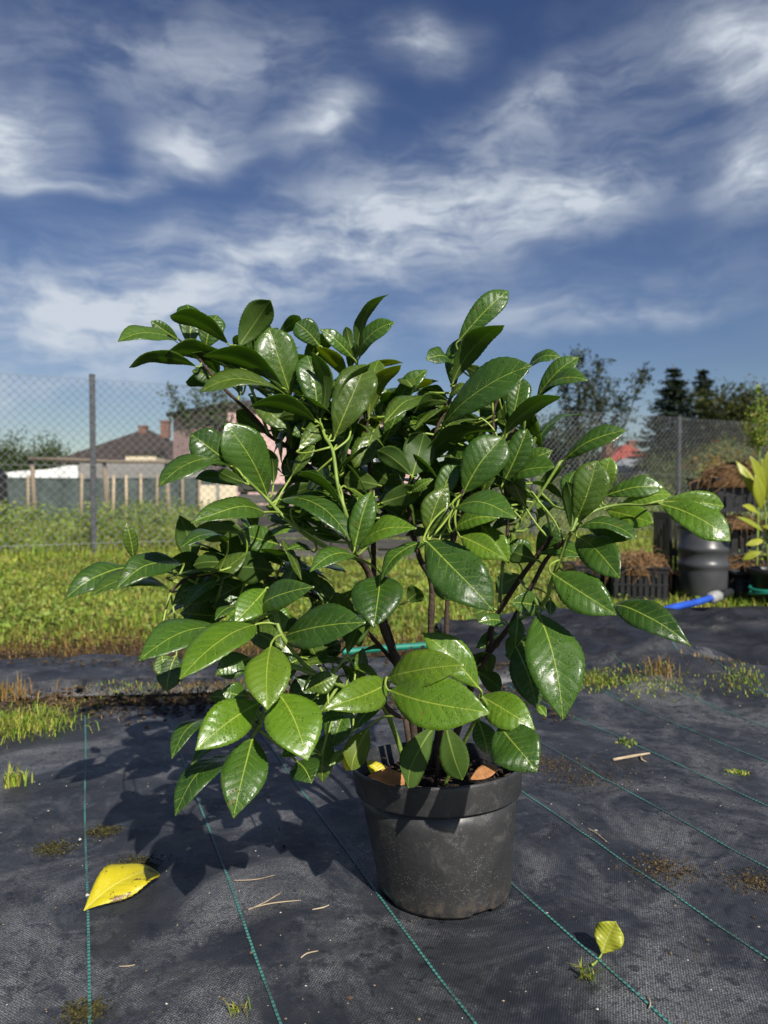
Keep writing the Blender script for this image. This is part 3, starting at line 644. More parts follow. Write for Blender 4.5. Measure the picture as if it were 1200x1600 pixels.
def garden_behind():
    Y = 18.0
    # white sheet wall and grey wall
    a = at(4, 745, 21); b = at(122, 745, 21)
    V = []; F = []; n = 14
    for i in range(n + 1):
        t = i / n; x = a.x + (b.x - a.x) * t; top = a.z + .10 + .22 * t + .02 * math.sin(t * 9)
        for (dy, z) in ((0, top), (0, .1), (.06, .1), (.06, top)): V.append((x, 21 + dy + .05 * math.sin(t * 12), z))
    for i in range(n):
        for q in range(4): F.append((i * 4 + q, i * 4 + (q + 1) % 4, (i + 1) * 4 + (q + 1) % 4, (i + 1) * 4 + q))
    F += [(0, 3, 2, 1), (n * 4, n * 4 + 1, n * 4 + 2, n * 4 + 3)]
    tag(mesh('white_sheet', V, F, M_WHITE), 'white plastic sheet stretched behind the stake fence at left', 'sheet')
    a = at(124, 745, 23); b = at(330, 745, 23); mb = MB(); mb.box((a.x, 23, -.1), (b.x, 23.2, at(200, 722, 23).z)); 
    mb.box((a.x - .05, 22.96, at(200, 722, 23).z), (b.x, 23.24, at(200, 722, 23).z + .06))
    tag(mb.build('concrete_wall', M_GREYWALL), 'plain grey concrete wall below the dark roofed house', 'wall')
    # stake fence with netting
    x0 = at(-60, 740, Y).x; x1 = at(330, 740, Y).x; ht = at(100, 746, Y).z
    root = empty('stake_fence', (x0, Y, 0), 'low netting fence on pale wooden stakes beyond the wire fence', 'fence')
    V = []; F = []; nx, nz = 60, 6
    for j in range(nz + 1):
        for i in range(nx + 1):
            x = x0 + (x1 - x0) * i / nx; V.append((x, Y + .03 * math.sin(i * .9) + .02 * math.sin(j * 1.7 + i), ht * j / nz - .02 * abs(math.sin(i * .55)) * (j == nz)))
    for j in range(nz):
        for i in range(nx): q = j * (nx + 1) + i; F.append((q, q + 1, q + nx + 2, q + nx + 1))
    nb = len(V); V += [(v[0], v[1] + .012, v[2]) for v in V]; F += [tuple(q + nb for q in reversed(f)) for f in F]
    mesh('netting', V, F, M_NET, root, True)
    for px, ty in ((44, 744), (128, 740), (167, 745), (178, 744), (197, 744), (220, 742), (246, 743), (285, 744), (312, 744)):
        p = at(px, ty, Y - .1); lx = random.uniform(-.04, .04)
        MB().tube([(p.x + lx, Y - .1, -.1), (p.x + lx * .5, Y - .1, p.z * .5), (p.x, Y - .1, p.z + .02)], [.045, .04, .036], 7).build('stake', M_STAKE, root, True)
    MB().tube([(x0, Y - .02, ht), ((x0 + x1) / 2, Y - .02, ht - .02), (x1, Y - .02, ht)], .012, 5).build('top_wire', M_WIRE, root)
    # rough pole frame
    Y = 16.5; root = empty('pole_frame', (at(52, 770, Y).x, Y, 0), 'rough frame of grey brown poles with a long top rail', 'frame')
    for px, ty in ((52, 716), (165, 718), (262, 722)):
        p = at(px, ty, Y); MB().tube([(p.x + .05, Y, -.1), (p.x, Y, p.z * .5), (p.x - .03, Y, p.z)], [.06, .052, .045], 7).build('post', M_ROUNDWOOD, root, True)
    MB().tube([at(44, 717, Y - .12), at(110, 718, Y - .12), at(190, 722, Y - .12), at(275, 722, Y - .12)], [.042, .04, .036, .034], 7).build('rail', M_ROUNDWOOD, root, True)
    # low cream wall right of stakes
    a = at(312, 776, 16); b = at(372, 758, 16); root = empty('low_wall', (a.x, 16, 0), 'low cream panel wall with a grey post behind the shrub', 'wall')
    for i in range(2):
        xx = a.x + (b.x - a.x) * i / 2; mb = MB(); mb.box((xx, 16, -.1), (xx + (b.x - a.x) / 2 - .05, 16.08, b.z), bev=.01); mb.build('panel', M_CREAM, root)
    mb = MB(); mb.box(((a.x + b.x) / 2 - .05, 15.97, -.1), ((a.x + b.x) / 2 - .01, 16.11, b.z + .05)); mb.build('post', M_GREYFIT, root)
    # dark bin at the left edge
    c = Vector((at(-12, 790, 13.5).x, 13.5, 0)); root = empty('garden_bin', c, 'dark bin cut off by the left edge behind the wire fence', 'bin')
    mb = MB(); mb.lathe([(0, 0), (.30, 0), (.27, .5), (.24, .95), (.24, .98)], 24, c); mb.build('body', M_BLACKPL, root, True)
    mb = MB(); mb.lathe([(.262, .98), (.262, 1.04), (.18, 1.12), (.0, 1.14)], 24, c); mb.build('lid', M_BLACKPL, root, True)
garden_behind()

# weeds and bushes beyond the fence
FA, FB = 11.0, .52                           # the wire fence runs along Y = FA + FB * X
def weeds():
    P = []; sz = []; rnd = random.Random(3)
    n = 52000; x = U(-9, 11, n); off = .25 + rs.random(n) ** 1.3 * 6.0; y = FA + FB * x + off
    h = np.array([.50 + .34 * noise.noise(Vector((a * 1.1, b * .9, 1))) + .26 * noise.noise(Vector((a * 3.1, b * 3.1, 4))) for a, b in zip(x, y)])
    h = h * np.clip(off / 1.2, .35, 1); z = -.03 + h.clip(.06, 2) * rs.random(n) ** .5
    k = np.abs(x) < y * .56 + .5
    o = leaf_cloud('weeds', np.stack([x, y, z], 1)[k], U(.03, .085, n)[k], M_WEED, None, .45, .5)
    tag(o, 'thick green weeds growing beyond the wire fence', 'weeds', kind='stuff')
    n = 16000; x = U(-9, 11, n); off = -.55 + rs.random(n) * 5; y = FA + FB * x + off
    o = blade_mesh('tall_grass', np.stack([x, y, np.full(n, -.03)], 1), U(0, 2 * PI, n), U(.12, .45, n) * np.where(off < .2, .5, 1.2), U(.1, .6, n), U(.006, .016, n), M_GRASS)
    tag(o, 'longer grass along and behind the foot of the fence', 'grass', kind='stuff')
    spots = [(850, 19.5, 1.25, 1.0), (900, 18, 1.0, .9), (955, 18.5, 1.05, .9), (1010, 17.5, 1.0, .85), (1040, 21, 1.9, 1.2), (1085, 21.5, 2.0, 1.3), (1130, 20.5, 2.2, 1.4), (1175, 20, 2.1, 1.3), (1225, 19.5, 2.0, 1.3), (700, 20, 1.6, 1.2), (765, 21, 1.7, 1.3)]
    names = ['bushy shrub behind the fence just right of the potted shrub', 'low pale shrub under the slender tree', 'low shrub below the red roof', 'low pale shrub left of the fence post at right',
             'shrub under the wide spruce', 'shrub under the slim spruce', 'tall shrub under the olive tree behind the fence', 'tall shrub behind the right stretch of wire fence',
             'shrub cut off by the right edge behind the fence', 'shrub behind the middle of the potted shrub', 'shrub seen through the upper right leaves']
    for i, (px, Y, H, w) in enumerate(spots):
        c = at(px, 780, Y); root = empty('bush', (c.x, Y, 0), names[i], 'bush', 'bushes behind the fence'); rnd = random.Random(40 + i)
        pts, cc = crown(3600, (c.x, Y, H * .52), (w * .62, w * .5, H * .5), 34, rnd, tight=.28)
        leaf_cloud('foliage', pts, U(.05, .11, 3600), M_SHRUB if i % 3 else M_WEED, root, .3, .5)
        mb = MB()
        for q in cc[::4]: mb.tube([(c.x, Y, -.05), Vector((c.x, Y, 0)).lerp(Vector(q), .6), q], [.02, .014, .006], 5)
        mb.build('stem', M_TRUNK, root)
    c = at(1128, 735, 12.5); n = 900; Pp = np.array([c]) + rs.normal(size=(n, 3)) * np.array([.28, .25, .22])
    k = empty('dry_bush', (c.x, 12.5, 0), 'reddish brown dead bush against the right stretch of fence', 'bush')
    leaf_cloud('foliage', Pp, U(.04, .09, n), M_DRYGRASS, k, .2, .3); mb = MB()
    for q in Pp[::30]: mb.tube([(c.x, 12.5, -.05), Vector((c.x, 12.5, 0)).lerp(Vector(q), .6) + Vector((.02, 0, .03)), q], [.01, .008, .003], 4)
    mb.build('stem', M_TRUNK, k)
weeds()

def wire_fence():
    H = 2.10; ux = 1 / math.sqrt(1 + FB * FB); uy = FB * ux
    def fp(s, z, dn=0): return Vector((s * ux - dn * uy, FA + s * uy + dn * ux, z))
    root = empty('wire_fence', fp(0, 0), 'grey diamond wire fence on dark steel posts across the background', 'fence')
    p0 = (at(147, 862, 9.15).x) / ux; sp = 10.18 / 3
    for k in range(-2, 6):
        s = p0 + k * sp; M = Matrix.Translation(fp(s, 0)) @ Matrix.Rotation(math.atan2(uy, ux), 4, 'Z')
        mb = MB(); mb.box((-.032, -.03, -.3), (.032, .03, H + .05), M, .004); po = mb.build('post', M_POST, root)
        MB().box((-.035, -.033, H + .05), (.035, .033, H + .065), M, .004).build('cap', M_BLACKPL, po)
    s0, s1 = -7.5, 12.5; pit = .105; r = .0024; V = []; F = []
    def prism(a, b, w):
        d = (b - a).normalized(); x = d.cross(Vector((-uy, ux, 0))).normalized() * w; y = Vector((-uy, ux, 0)) * w
        n = len(V); 
        for p in (a, b):
            for q in (x, y, -x, -y): V.append(p + q)
        for k in range(4): F.append((n + k, n + (k + 1) % 4, n + 4 + (k + 1) % 4, n + 4 + k))
    n = int((s1 - s0 + H) / pit)
    for i in range(n):
        for sg in (1, -1):
            a_s = s0 - H + i * pit if sg == 1 else s0 + i * pit
            za, zb = .02, H; sa, sb = a_s, a_s + sg * (zb - za)
            lo, hi = s0, s1
            if sg == 1:
                if sa < lo: za += lo - sa; sa = lo
                if sb > hi: zb -= sb - hi; sb = hi
            else:
                if sb < lo: zb -= lo - sb; sb = lo
                if sa > hi: za += sa - hi; sa = hi
            if zb - za < .02: continue
            prism(fp(sa, za, -.04 + sg * .0012), fp(sb, zb, -.04 + sg * .0012), r)
    # knot blobs at the crossings, added to imitate the sparkle of sunlit droplets
    nk = 0
    for i in range(int((s1 - s0) / pit)):
        for j in range(int(H / (pit / 2))):
            s = s0 + (i + (j % 2) * .5) * pit; c = fp(s, .02 + j * pit / 2, -.04); w = .0062
            if c.x > 6.5: continue
            n0 = len(V)
            for q in (Vector((ux, uy, 0)), Vector((-ux, -uy, 0)), Vector((0, 0, 1.2)), Vector((0, 0, -1.2)), Vector((-uy, ux, 0)), Vector((uy, -ux, 0))): V.append(c + q * w)
            for a, b in ((0, 2), (2, 1), (1, 3), (3, 0)): F.append((n0 + a, n0 + b, n0 + 4)); F.append((n0 + b, n0 + a, n0 + 5))
    o = mesh('wire_mesh', V, F, M_WIRE, root); o['kind'] = 'stuff'
    for z in (.10, H * .5, H):
        MB().tube([fp(s0 + (s1 - s0) * t / 20, z + .008 * math.sin(t * 2.1), -.045) for t in range(21)], .0022, 5).build('tension_wire', M_WIRE, root)
wire_fence()

def board_bin():
    Y = 8.3; x0, x1 = at(372, 800, Y).x, at(655, 800, Y).x; root = empty('plank_bin', ((x0 + x1) / 2, Y, 0), 'bin of dark weathered grey planks on the grass behind the shrub', 'planter')
    z = -.03; i = 0
    while z < .80:
        h = .105 + random.uniform(-.01, .01)
        for (a, b) in ((x0, (x0 + x1) / 2 - .01), ((x0 + x1) / 2 + .01, x1)):
            mb = MB(); mb.box((a + random.uniform(-.02, .02), Y - .014 + random.uniform(-.006, .006), z), (b + random.uniform(-.02, .015), Y + .014, z + h), bev=.004); mb.build('plank', M_BOARD, root)
        for sx in (x0 + .02, x1 - .02):
            mb = MB(); mb.box((sx - .013, Y + .022, z), (sx + .013, Y + 1.0, z + h), bev=.004); mb.build('plank', M_BOARD, root)
        z += h + .022; i += 1
    for px in (x0 + .06, (x0 + x1) / 2, x1 - .06):
        mb = MB(); mb.box((px - .04, Y + .018, -.1), (px + .04, Y + .06, .84), bev=.004); mb.build('post', M_BOARD, root)
board_bin()

# ------------------------------------------------------------------ crates, drum, hoses at right
def crate(label, c, w, d, h, rz, group='black plastic crates at right'):
    root = empty('plastic_crate', c, label, 'crate', group, rz); k = dict(world_space=False)
    t = .012
    mb = MB(); mb.box((-w/2 + t, -d/2 + t, 0), (w/2 - t, d/2 - t, .012)); mb.build('base', M_BLACKPL, root, **k)
    mb = MB()
    for z0, z1 in ((0, .03), (h * .46, h * .52), (h - .045, h)):
        mb.box((-w/2, -d/2, z0), (w/2, -d/2 + t, z1)); mb.box((-w/2, d/2 - t, z0), (w/2, d/2, z1)); mb.box((-w/2, -d/2 + t, z0), (-w/2 + t, d/2 - t, z1)); mb.box((w/2 - t, -d/2 + t, z0), (w/2, d/2 - t, z1))
    mb.box((-w/2 - .012, -d/2 - .012, h - .012), (w/2 + .012, -d/2 - .0005, h + .002)); mb.box((-w/2 - .012, d/2 + .0005, h - .012), (w/2 + .012, d/2 + .012, h + .002))
    mb.build('frame', M_BLACKPL, root, **k)
    n = 9
    for i in range(n):
        x = -w/2 + w * (i + .5) / n
        for y in (-d/2 + .002, d/2 - t + .002):
            m2 = MB(); m2.box((x - w / n * .33, y, .003), (x + w / n * .33, y + t - .004, h - .003)); m2.build('slat', M_BLACKPL, root, **k)
    for i in range(6):
        y = -d/2 + d * (i + .5) / 6
        for x in (-w/2 + .002, w/2 - t + .002):
            m2 = MB(); m2.box((x, y - d / 6 * .33, .003), (x + t - .004, y + d / 6 * .33, h - .003)); m2.build('slat', M_BLACKPL, root, **k)
    return root
def root_heap(label, c, rx, ry, h, n, seed):
    root = empty('dried_root_heap', c, label, 'root heap', 'heaps of dried roots in the crates'); rnd = random.Random(seed)
    V = []; F = []; nu, nv = 16, 8; c = Vector(c)
    for j in range(nv + 1):
        for i in range(nu):
            a = 2 * PI * i / nu; f = j / nv; r = math.cos(f * PI / 2); q = 1 + .3 * noise.noise(Vector((math.cos(a) * 2, math.sin(a) * 2, f * 3 + seed)))
            V.append(c + Vector((rx * r * math.cos(a) * q, ry * r * math.sin(a) * q, h * math.sin(f * PI / 2) * q - .02)))
    for j in range(nv):
        for i in range(nu): i2 = (i + 1) % nu; F.append((j * nu + i, j * nu + i2, (j + 1) * nu + i2, (j + 1) * nu + i))
    mesh('soil_core', V, F, M_STRAW2, root, True)
    mb = MB()
    for _ in range(n):
        a = rnd.uniform(0, 2 * PI); r = rnd.random() ** .5; p = c + Vector((rx * r * math.cos(a), ry * r * math.sin(a), h * math.sqrt(max(0, 1 - r * r)) * rnd.uniform(.7, 1.1)))
        d = Vector((rnd.gauss(0, 1), rnd.gauss(0, 1), rnd.gauss(0, .5))).normalized(); l = rnd.uniform(.04, .14); s = Vector((rnd.gauss(0, .3), rnd.gauss(0, .3), rnd.gauss(0, .3))) * l
        fall = Vector((0, 0, -.5 * l * r))
        mb.tube([p, p + d * l * .5 + s * .5, p + d * l + fall], [.0028, .0022, .001], 3, cap=False)
    o = mb.build('root_strands', M_STRAW, root); o['kind'] = 'stuff'
M_STRAW2 = plain('root_soil', (.10, .058, .028), .95, .5, 25, 1.0, 60, spec=.1)
def yard_right():
    # stack of crates
    Y = 5.6; x = at(1160, 800, Y).x
    z = -.03; hs = (.25, .25, .25)
    labs = ['lowest black crate in the right hand stack behind the drum', 'middle black crate in the right hand stack', 'topmost black crate of the stack, heaped with dried roots']
    for i, h in enumerate(hs):
        crate(labs[i], (x + (.03, -.02, .03)[i], Y + .1, z), .62, .42, h, R((2, -4, 5)[i])); 
        root_heap(['dried roots sticking out of the lowest stacked crate', 'dried roots hanging between the two upper crates', 'brown dried roots heaped on the topmost crate'][i], (x - (.08, .10, .06)[i], Y - .02, z + h * .80), .27, .17, (.07, .07, .17)[i], 320, i + 3)
        z += h + .055
    Y2 = 5.75; x = at(1062, 850, Y2).x; crate('black crate standing right behind the drum, on its end', (x, Y2, -.03), .30, .3, .60, R(4))
    Y3 = 5.15; x = at(1005, 880, Y3).x; crate('low black crate full of straw left of the drum', (x, Y3 + .1, -.03), .36, .30, .24, R(-12)); root_heap('heap of straw coloured roots in the low crate left of the drum', (x - .02, Y3 + .08, .17), .20, .14, .13, 520, 21)
    x = at(935, 880, 5.5).x; crate('black crate half hidden behind the right leaves of the shrub', (x, 5.6, -.03), .40, .3, .22, R(6)); root_heap('dried roots in the crate half hidden by leaves', (x, 5.56, .14), .16, .12, .10, 200, 22)
    # drum
    Y = 5.22; c = Vector((at(1098, 930, Y).x, Y, -.03)); r = .168
    root = empty('plastic_drum', c, 'ribbed black plastic drum with two raised hoops beside the crates', 'drum')
    prof = [(0, 0), (r * .86, 0), (r * .93, .015), (r * .965, .2), (r * .965, .225), (r * 1.02, .235), (r * 1.03, .25), (r * 1.02, .265), (r * .975, .275), (r * .98, .335), (r * 1.04, .345), (r * 1.05, .36), (r * 1.04, .375), (r * .985, .385), (r * .985, .475), (r * .97, .49), (r * .97, .50)]
    MB().lathe(prof, 48, c).build('body', M_BARREL, root, True)
    MB().lathe([(r * .99, .50), (r * 1.06, .502), (r * 1.07, .52), (r * 1.05, .535), (r * .97, .536), (r * .95, .53), (r * .93, .515), (0, .512)], 48, c).build('rim', M_BARREL, root, True)
    # blue hose with fitting
    pts, rad = catmull([gnd(1030, 966, .06), gnd(1045, 960, .07), gnd(1065, 955, .08), gnd(1090, 949, .08), gnd(1112, 942, .08)], [.019] * 5, 6)
    root = empty('blue_hose', pts[0] * 1.0, 'thick blue hose with a grey coupling lying by the drum', 'hose')
    MB().tube([p + Vector((0, 0, .03)) for p in pts], rad, 12).build('hose', M_BLUE, root, True)
    a = pts[-1] + Vector((0, 0, .03)); d = (pts[-1] - pts[-3]).normalized()
    MB().tube([a - d * .02, a + d * .0, a + d * .10, a + d * .12], [.028, .034, .034, .028], 14).build('coupling', M_GREYFIT, root, True)
    MB().tube([a + d * .12, a + d * .2, a + d * .34], [.024, .026, .024], 12).build('valve', M_BLACKPL, root, True)
    ctr = gnd(1190, 935, .02); P = []
    for i in range(60):
        t = i / 59 * 2 * PI * 2.2; P.append(ctr + Vector((.17 * math.cos(t) + .1, .13 * math.sin(t), .03 + .018 * i / 20 + .01 * math.sin(t * 1.7))))
    tag(MB().tube(P, .011, 8).build('hose_coil', M_GREENHOSE, None, True), 'green hose coiled at the right edge by the blue hose', 'hose')
    c2 = gnd(1192, 928, .02); P = [c2 + Vector((-.02, 0, .03)), c2 + Vector((.05, .03, .10)), c2 + Vector((.16, .02, .08)), c2 + Vector((.3, 0, .05))]
    p_, r_ = catmull(P, [.026] * 4, 6); tag(MB().tube(p_, r_, 10).build('hose_end', M_BLUE, None, True), 'short bright blue hose end at the right edge', 'hose')
    # green pipe behind the shrub
    pts, rad = catmull([gnd(535, 1026), gnd(560, 1024), gnd(600, 1020), gnd(640, 1017), gnd(680, 1014), gnd(715, 1011)], [.015] * 6, 6)
    tag(MB().tube([p + Vector((0, 0, .02)) for p in pts], rad, 10).build('green_pipe', M_GREENHOSE, None, True), 'straight green pipe lying on the mat behind the pot', 'pipe')
yard_right()
def spare_pots():
    for i, (px, Y, r, h, lab) in enumerate([(1158, 5.28, .10, .20, 'black empty pot standing between the drum and the crate stack'), (1186, 5.35, .11, .22, 'larger black pot in front of the lowest stacked crate'), (1040, 5.45, .09, .18, 'small black pot tucked left of the drum'), (1140, 6.6, .14, .30, 'tall black pot behind the crate stack')]):
        c = Vector((at(px, 900, Y).x, Y, -.03)); root = empty('spare_pot', c, lab, 'plant pot', 'spare black pots at right')
        MB().lathe([(0, 0), (r * .78, 0), (r * .8, .01), (r * .95, h * .82), (r * .93, h * .82)], 32, c).build('pot_wall', M_BLACKPL, root, True)
        MB().lathe([(r * .93, h * .815), (r * 1.02, h * .82), (r * 1.05, h), (r, h), (r * .9, h * .85), (r * .8, h * .75), (0, h * .74)], 32, c).build('rim', M_BLACKPL, root, True)
spare_pots()

# ------------------------------------------------------------------ leaves (shared builder)
def prof(u, pk=.56, ex=2.15):
    if u < pk: t = u / pk; return 1 - (1 - t) ** 1.85
    t = (1 - u) / (1 - pk); return (1 - (1 - t) ** ex) * (1 - .10 * max(0, 1 - t * 6))
def leaf_data(B, T, n, W, rnd, arch=.08, fold=.22, serr=.018, NU=34, NV=8, thick=.0005, tipcurl=.0, wave=.05, attach=None, pk=.56, ex=2.15):
    B = Vector(B); T = Vector(T); a = T - B; L = a.length; a.normalize(); n = Vector(n); n = (n - a * n.dot(a)).normalized(); s = a.cross(n).normalized()
    sk = rnd.uniform(0, 50); crum = rnd.uniform(.010, .030); ph1, ph2 = rnd.uniform(0, 6), rnd.uniform(0, 6); f1 = rnd.uniform(1.0, 2.2) * 2 * PI; side = rnd.uniform(-.05, .05); tw = rnd.uniform(-.22, .22); asym = rnd.uniform(-.06, .06)
    V = []; UV = []; top = []
    for i in range(NU + 1):
        u = i / NU; ue = u; hw = max(.0014, W / 2 * prof(u, pk, ex)); 
        if 0 < i < NU: hw *= 1 + serr * (1 if i % 2 else -1)
        sag = arch * L * 4 * u * (1 - u) - tipcurl * L * max(0, u - .6) ** 2 * 3
        th = tw * (u - .5)
        for j in range(NV + 1):
            v = -1 + 2 * j / NV; lat = v * hw * (1 + asym * (1 if v > 0 else -1)); av = abs(v)
            ripple = wave * hw * av * av * math.sin(f1 * u + (ph1 if v > 0 else ph2))
            quilt = .00045 * math.sin(2 * PI * 9 * (u - abs(lat) * 6.2 * .62)) * av * (1 - av * .6)
            up = math.sin(fold) * abs(lat) - .16 * fold / .22 * abs(lat) * av + ripple + quilt + crum * L * noise.noise(Vector((u * 2.4 + sk, v * 1.1, sk))) * min(1, u * 5) * min(1, (1 - u) * 5)
            y = lat * math.cos(fold * .7); yy = y * math.cos(th) - up * math.sin(th); uu = y * math.sin(th) + up * math.cos(th)
            V.append(B + a * (L * ue) + s * (yy + side * L * math.sin(PI * u)) + n * (sag + uu)); UV.append((u, .5 + lat * 10 if abs(lat) > 1e-9 else .5))
    m = NV + 1; F = []; mi = []
    for i in range(NU):
        for j in range(NV): q = i * m + j; F.append((q, q + 1, q + m + 1, q + m)); mi.append(0)
    nb = len(V); V += [v - n * thick for v in V]; UV += UV[:]
    for i in range(NU):
        for j in range(NV): q = nb + i * m + j; F.append((q + m, q + m + 1, q + 1, q)); mi.append(1)
    ring = [i * m for i in range(NU + 1)] + [NU * m + j for j in range(1, m)] + [i * m + NV for i in range(NU - 1, -1, -1)] + [j for j in range(NV - 1, 0, -1)]
    for k in range(len(ring)):
        p, q = ring[k], ring[(k + 1) % len(ring)]; F.append((p, q, q + nb, p + nb)); mi.append(1)
    # orientation: the upper side must face n
    fn = (V[1] - V[0]).cross(V[m] - V[0]); k0 = NU // 2 * m + NV // 2; fn = (V[k0 + 1] - V[k0]).cross(V[k0 + m] - V[k0])
    if fn.dot(n) < 0: F = [tuple(reversed(f)) for f in F]
    if attach is not None:
        Q = Vector(attach); d = (Q - B).length; p1 = B.lerp(Q, .4) - a * min(.012, d * .2); pts, rad = catmull([B + a * .004, B - a * .004, p1, Q], [.0013, .0017, .0019, .0022], 4)
        mb = MB(); mb.tube(pts, rad, 6); b = len(V); V += [Vector(v) for v in mb.V]; UV += [(0, .5)] * len(mb.V); F += [tuple(i + b for i in f) for f in mb.F]; mi += [2] * len(mb.F)
    return V, F, mi, UV
def leaf_obj(name, parent, B, T, n, W, seed, mats, **k):
    V, F, mi, UV = leaf_data(B, T, n, W, random.Random(seed), **k)
    return mesh(name, V, F, list(mats) + [M_PETIOLE], parent, True, mi, UV)

# ------------------------------------------------------------------ the pot
PC = Vector((.112, 1.357, 0)); PH = .238
def lean(v):                              # the pot sits slightly askew: rim a little lower at the back, top shifted left
    t = (v.z) / PH; dy = v.y - PC.y; dx = v.x - PC.x
    return Vector((v.x - .017 * t, v.y + .004 * t, v.z * .945 - .085 * dy * max(0, t) + .02 * dx * max(0, t)))
pot = empty('plant_pot', PC, 'round black plastic nursery pot, dusty and speckled, on the mat', 'plant pot')
rb, rt = .1215, .146
wall = [(0, .006), (rb - .012, .004), (rb - .003, .0), (rb, .006), (rb + .0015, .02)] + [(rb + .0015 + (rt - .004 - rb) * t, .02 + (.187 - .02) * t) for t in (.2, .4, .6, .8, 1)] + [(rt - .003, .187)]
def potfn(v):
    v = Vector(v); a = math.atan2(v.y - PC.y, v.x - PC.x)
    if v.z < .02 and abs(math.sin(a * 2 + .6)) > .93: v.z += .005 * (1 - v.z / .02)       # moulded feet: shallow notches at the base
    d = .0016 * math.sin(a * 3 + 1) * (v.z / PH); return lean(Vector((v.x + d * math.cos(a), v.y + d * math.sin(a), v.z)))
MB().lathe(wall, 128, PC, potfn).build('pot_wall', M_POT, pot, True)
rim = [(rt - .0035, .186), (rt + .005, .187), (rt + .0065, .190), (rt + .0095, .228), (rt + .0105, .234), (rt + .0095, .238), (rt + .007, .2385), (rt + .0055, .236), (rt + .002, .215), (rt - .006, .188), (rt - .012, .15)]
MB().lathe(rim, 128, PC, potfn).build('rim', M_POT, pot, True)
def pot_soil():
    V = []; F = []; nr, na = 22, 72
    for i in range(nr + 1):
        for k in range(na):
            a = 2 * PI * k / na; r = (rt - .0015) * i / nr; x = PC.x + r * math.cos(a); y = PC.y + r * math.sin(a)
            z = .196 + .010 * noise.fractal(Vector((x * 30, y * 30, 2)), 1, 2, 4) + .012 * (1 - i / nr); V.append(lean(Vector((x, y, z))))
    for i in range(nr):
        for k in range(na): k2 = (k + 1) % na; F.append((i * na + k, i * na + k2, (i + 1) * na + k2, (i + 1) * na + k))
    mesh('soil', V, F, M_POTSOIL, pot)
    mb = MB(); rnd = random.Random(5)
    for _ in range(170):
        a = rnd.uniform(0, 2 * PI); r = (rt - .012) * math.sqrt(rnd.random()); p = lean(Vector((PC.x + r * math.cos(a), PC.y + r * math.sin(a), .212 + .006 * rnd.random())))
        d = Vector((rnd.gauss(0, 1), rnd.gauss(0, 1), rnd.gauss(0, .15))).normalized() * rnd.uniform(.006, .022); mb.tube([p - d * .5, p + Vector((0, 0, .002)), p + d * .5], [.0009, .0012, .0007], 4)
    o = mb.build('bark_bits', M_BARK, pot); o['kind'] = 'stuff'
pot_soil()

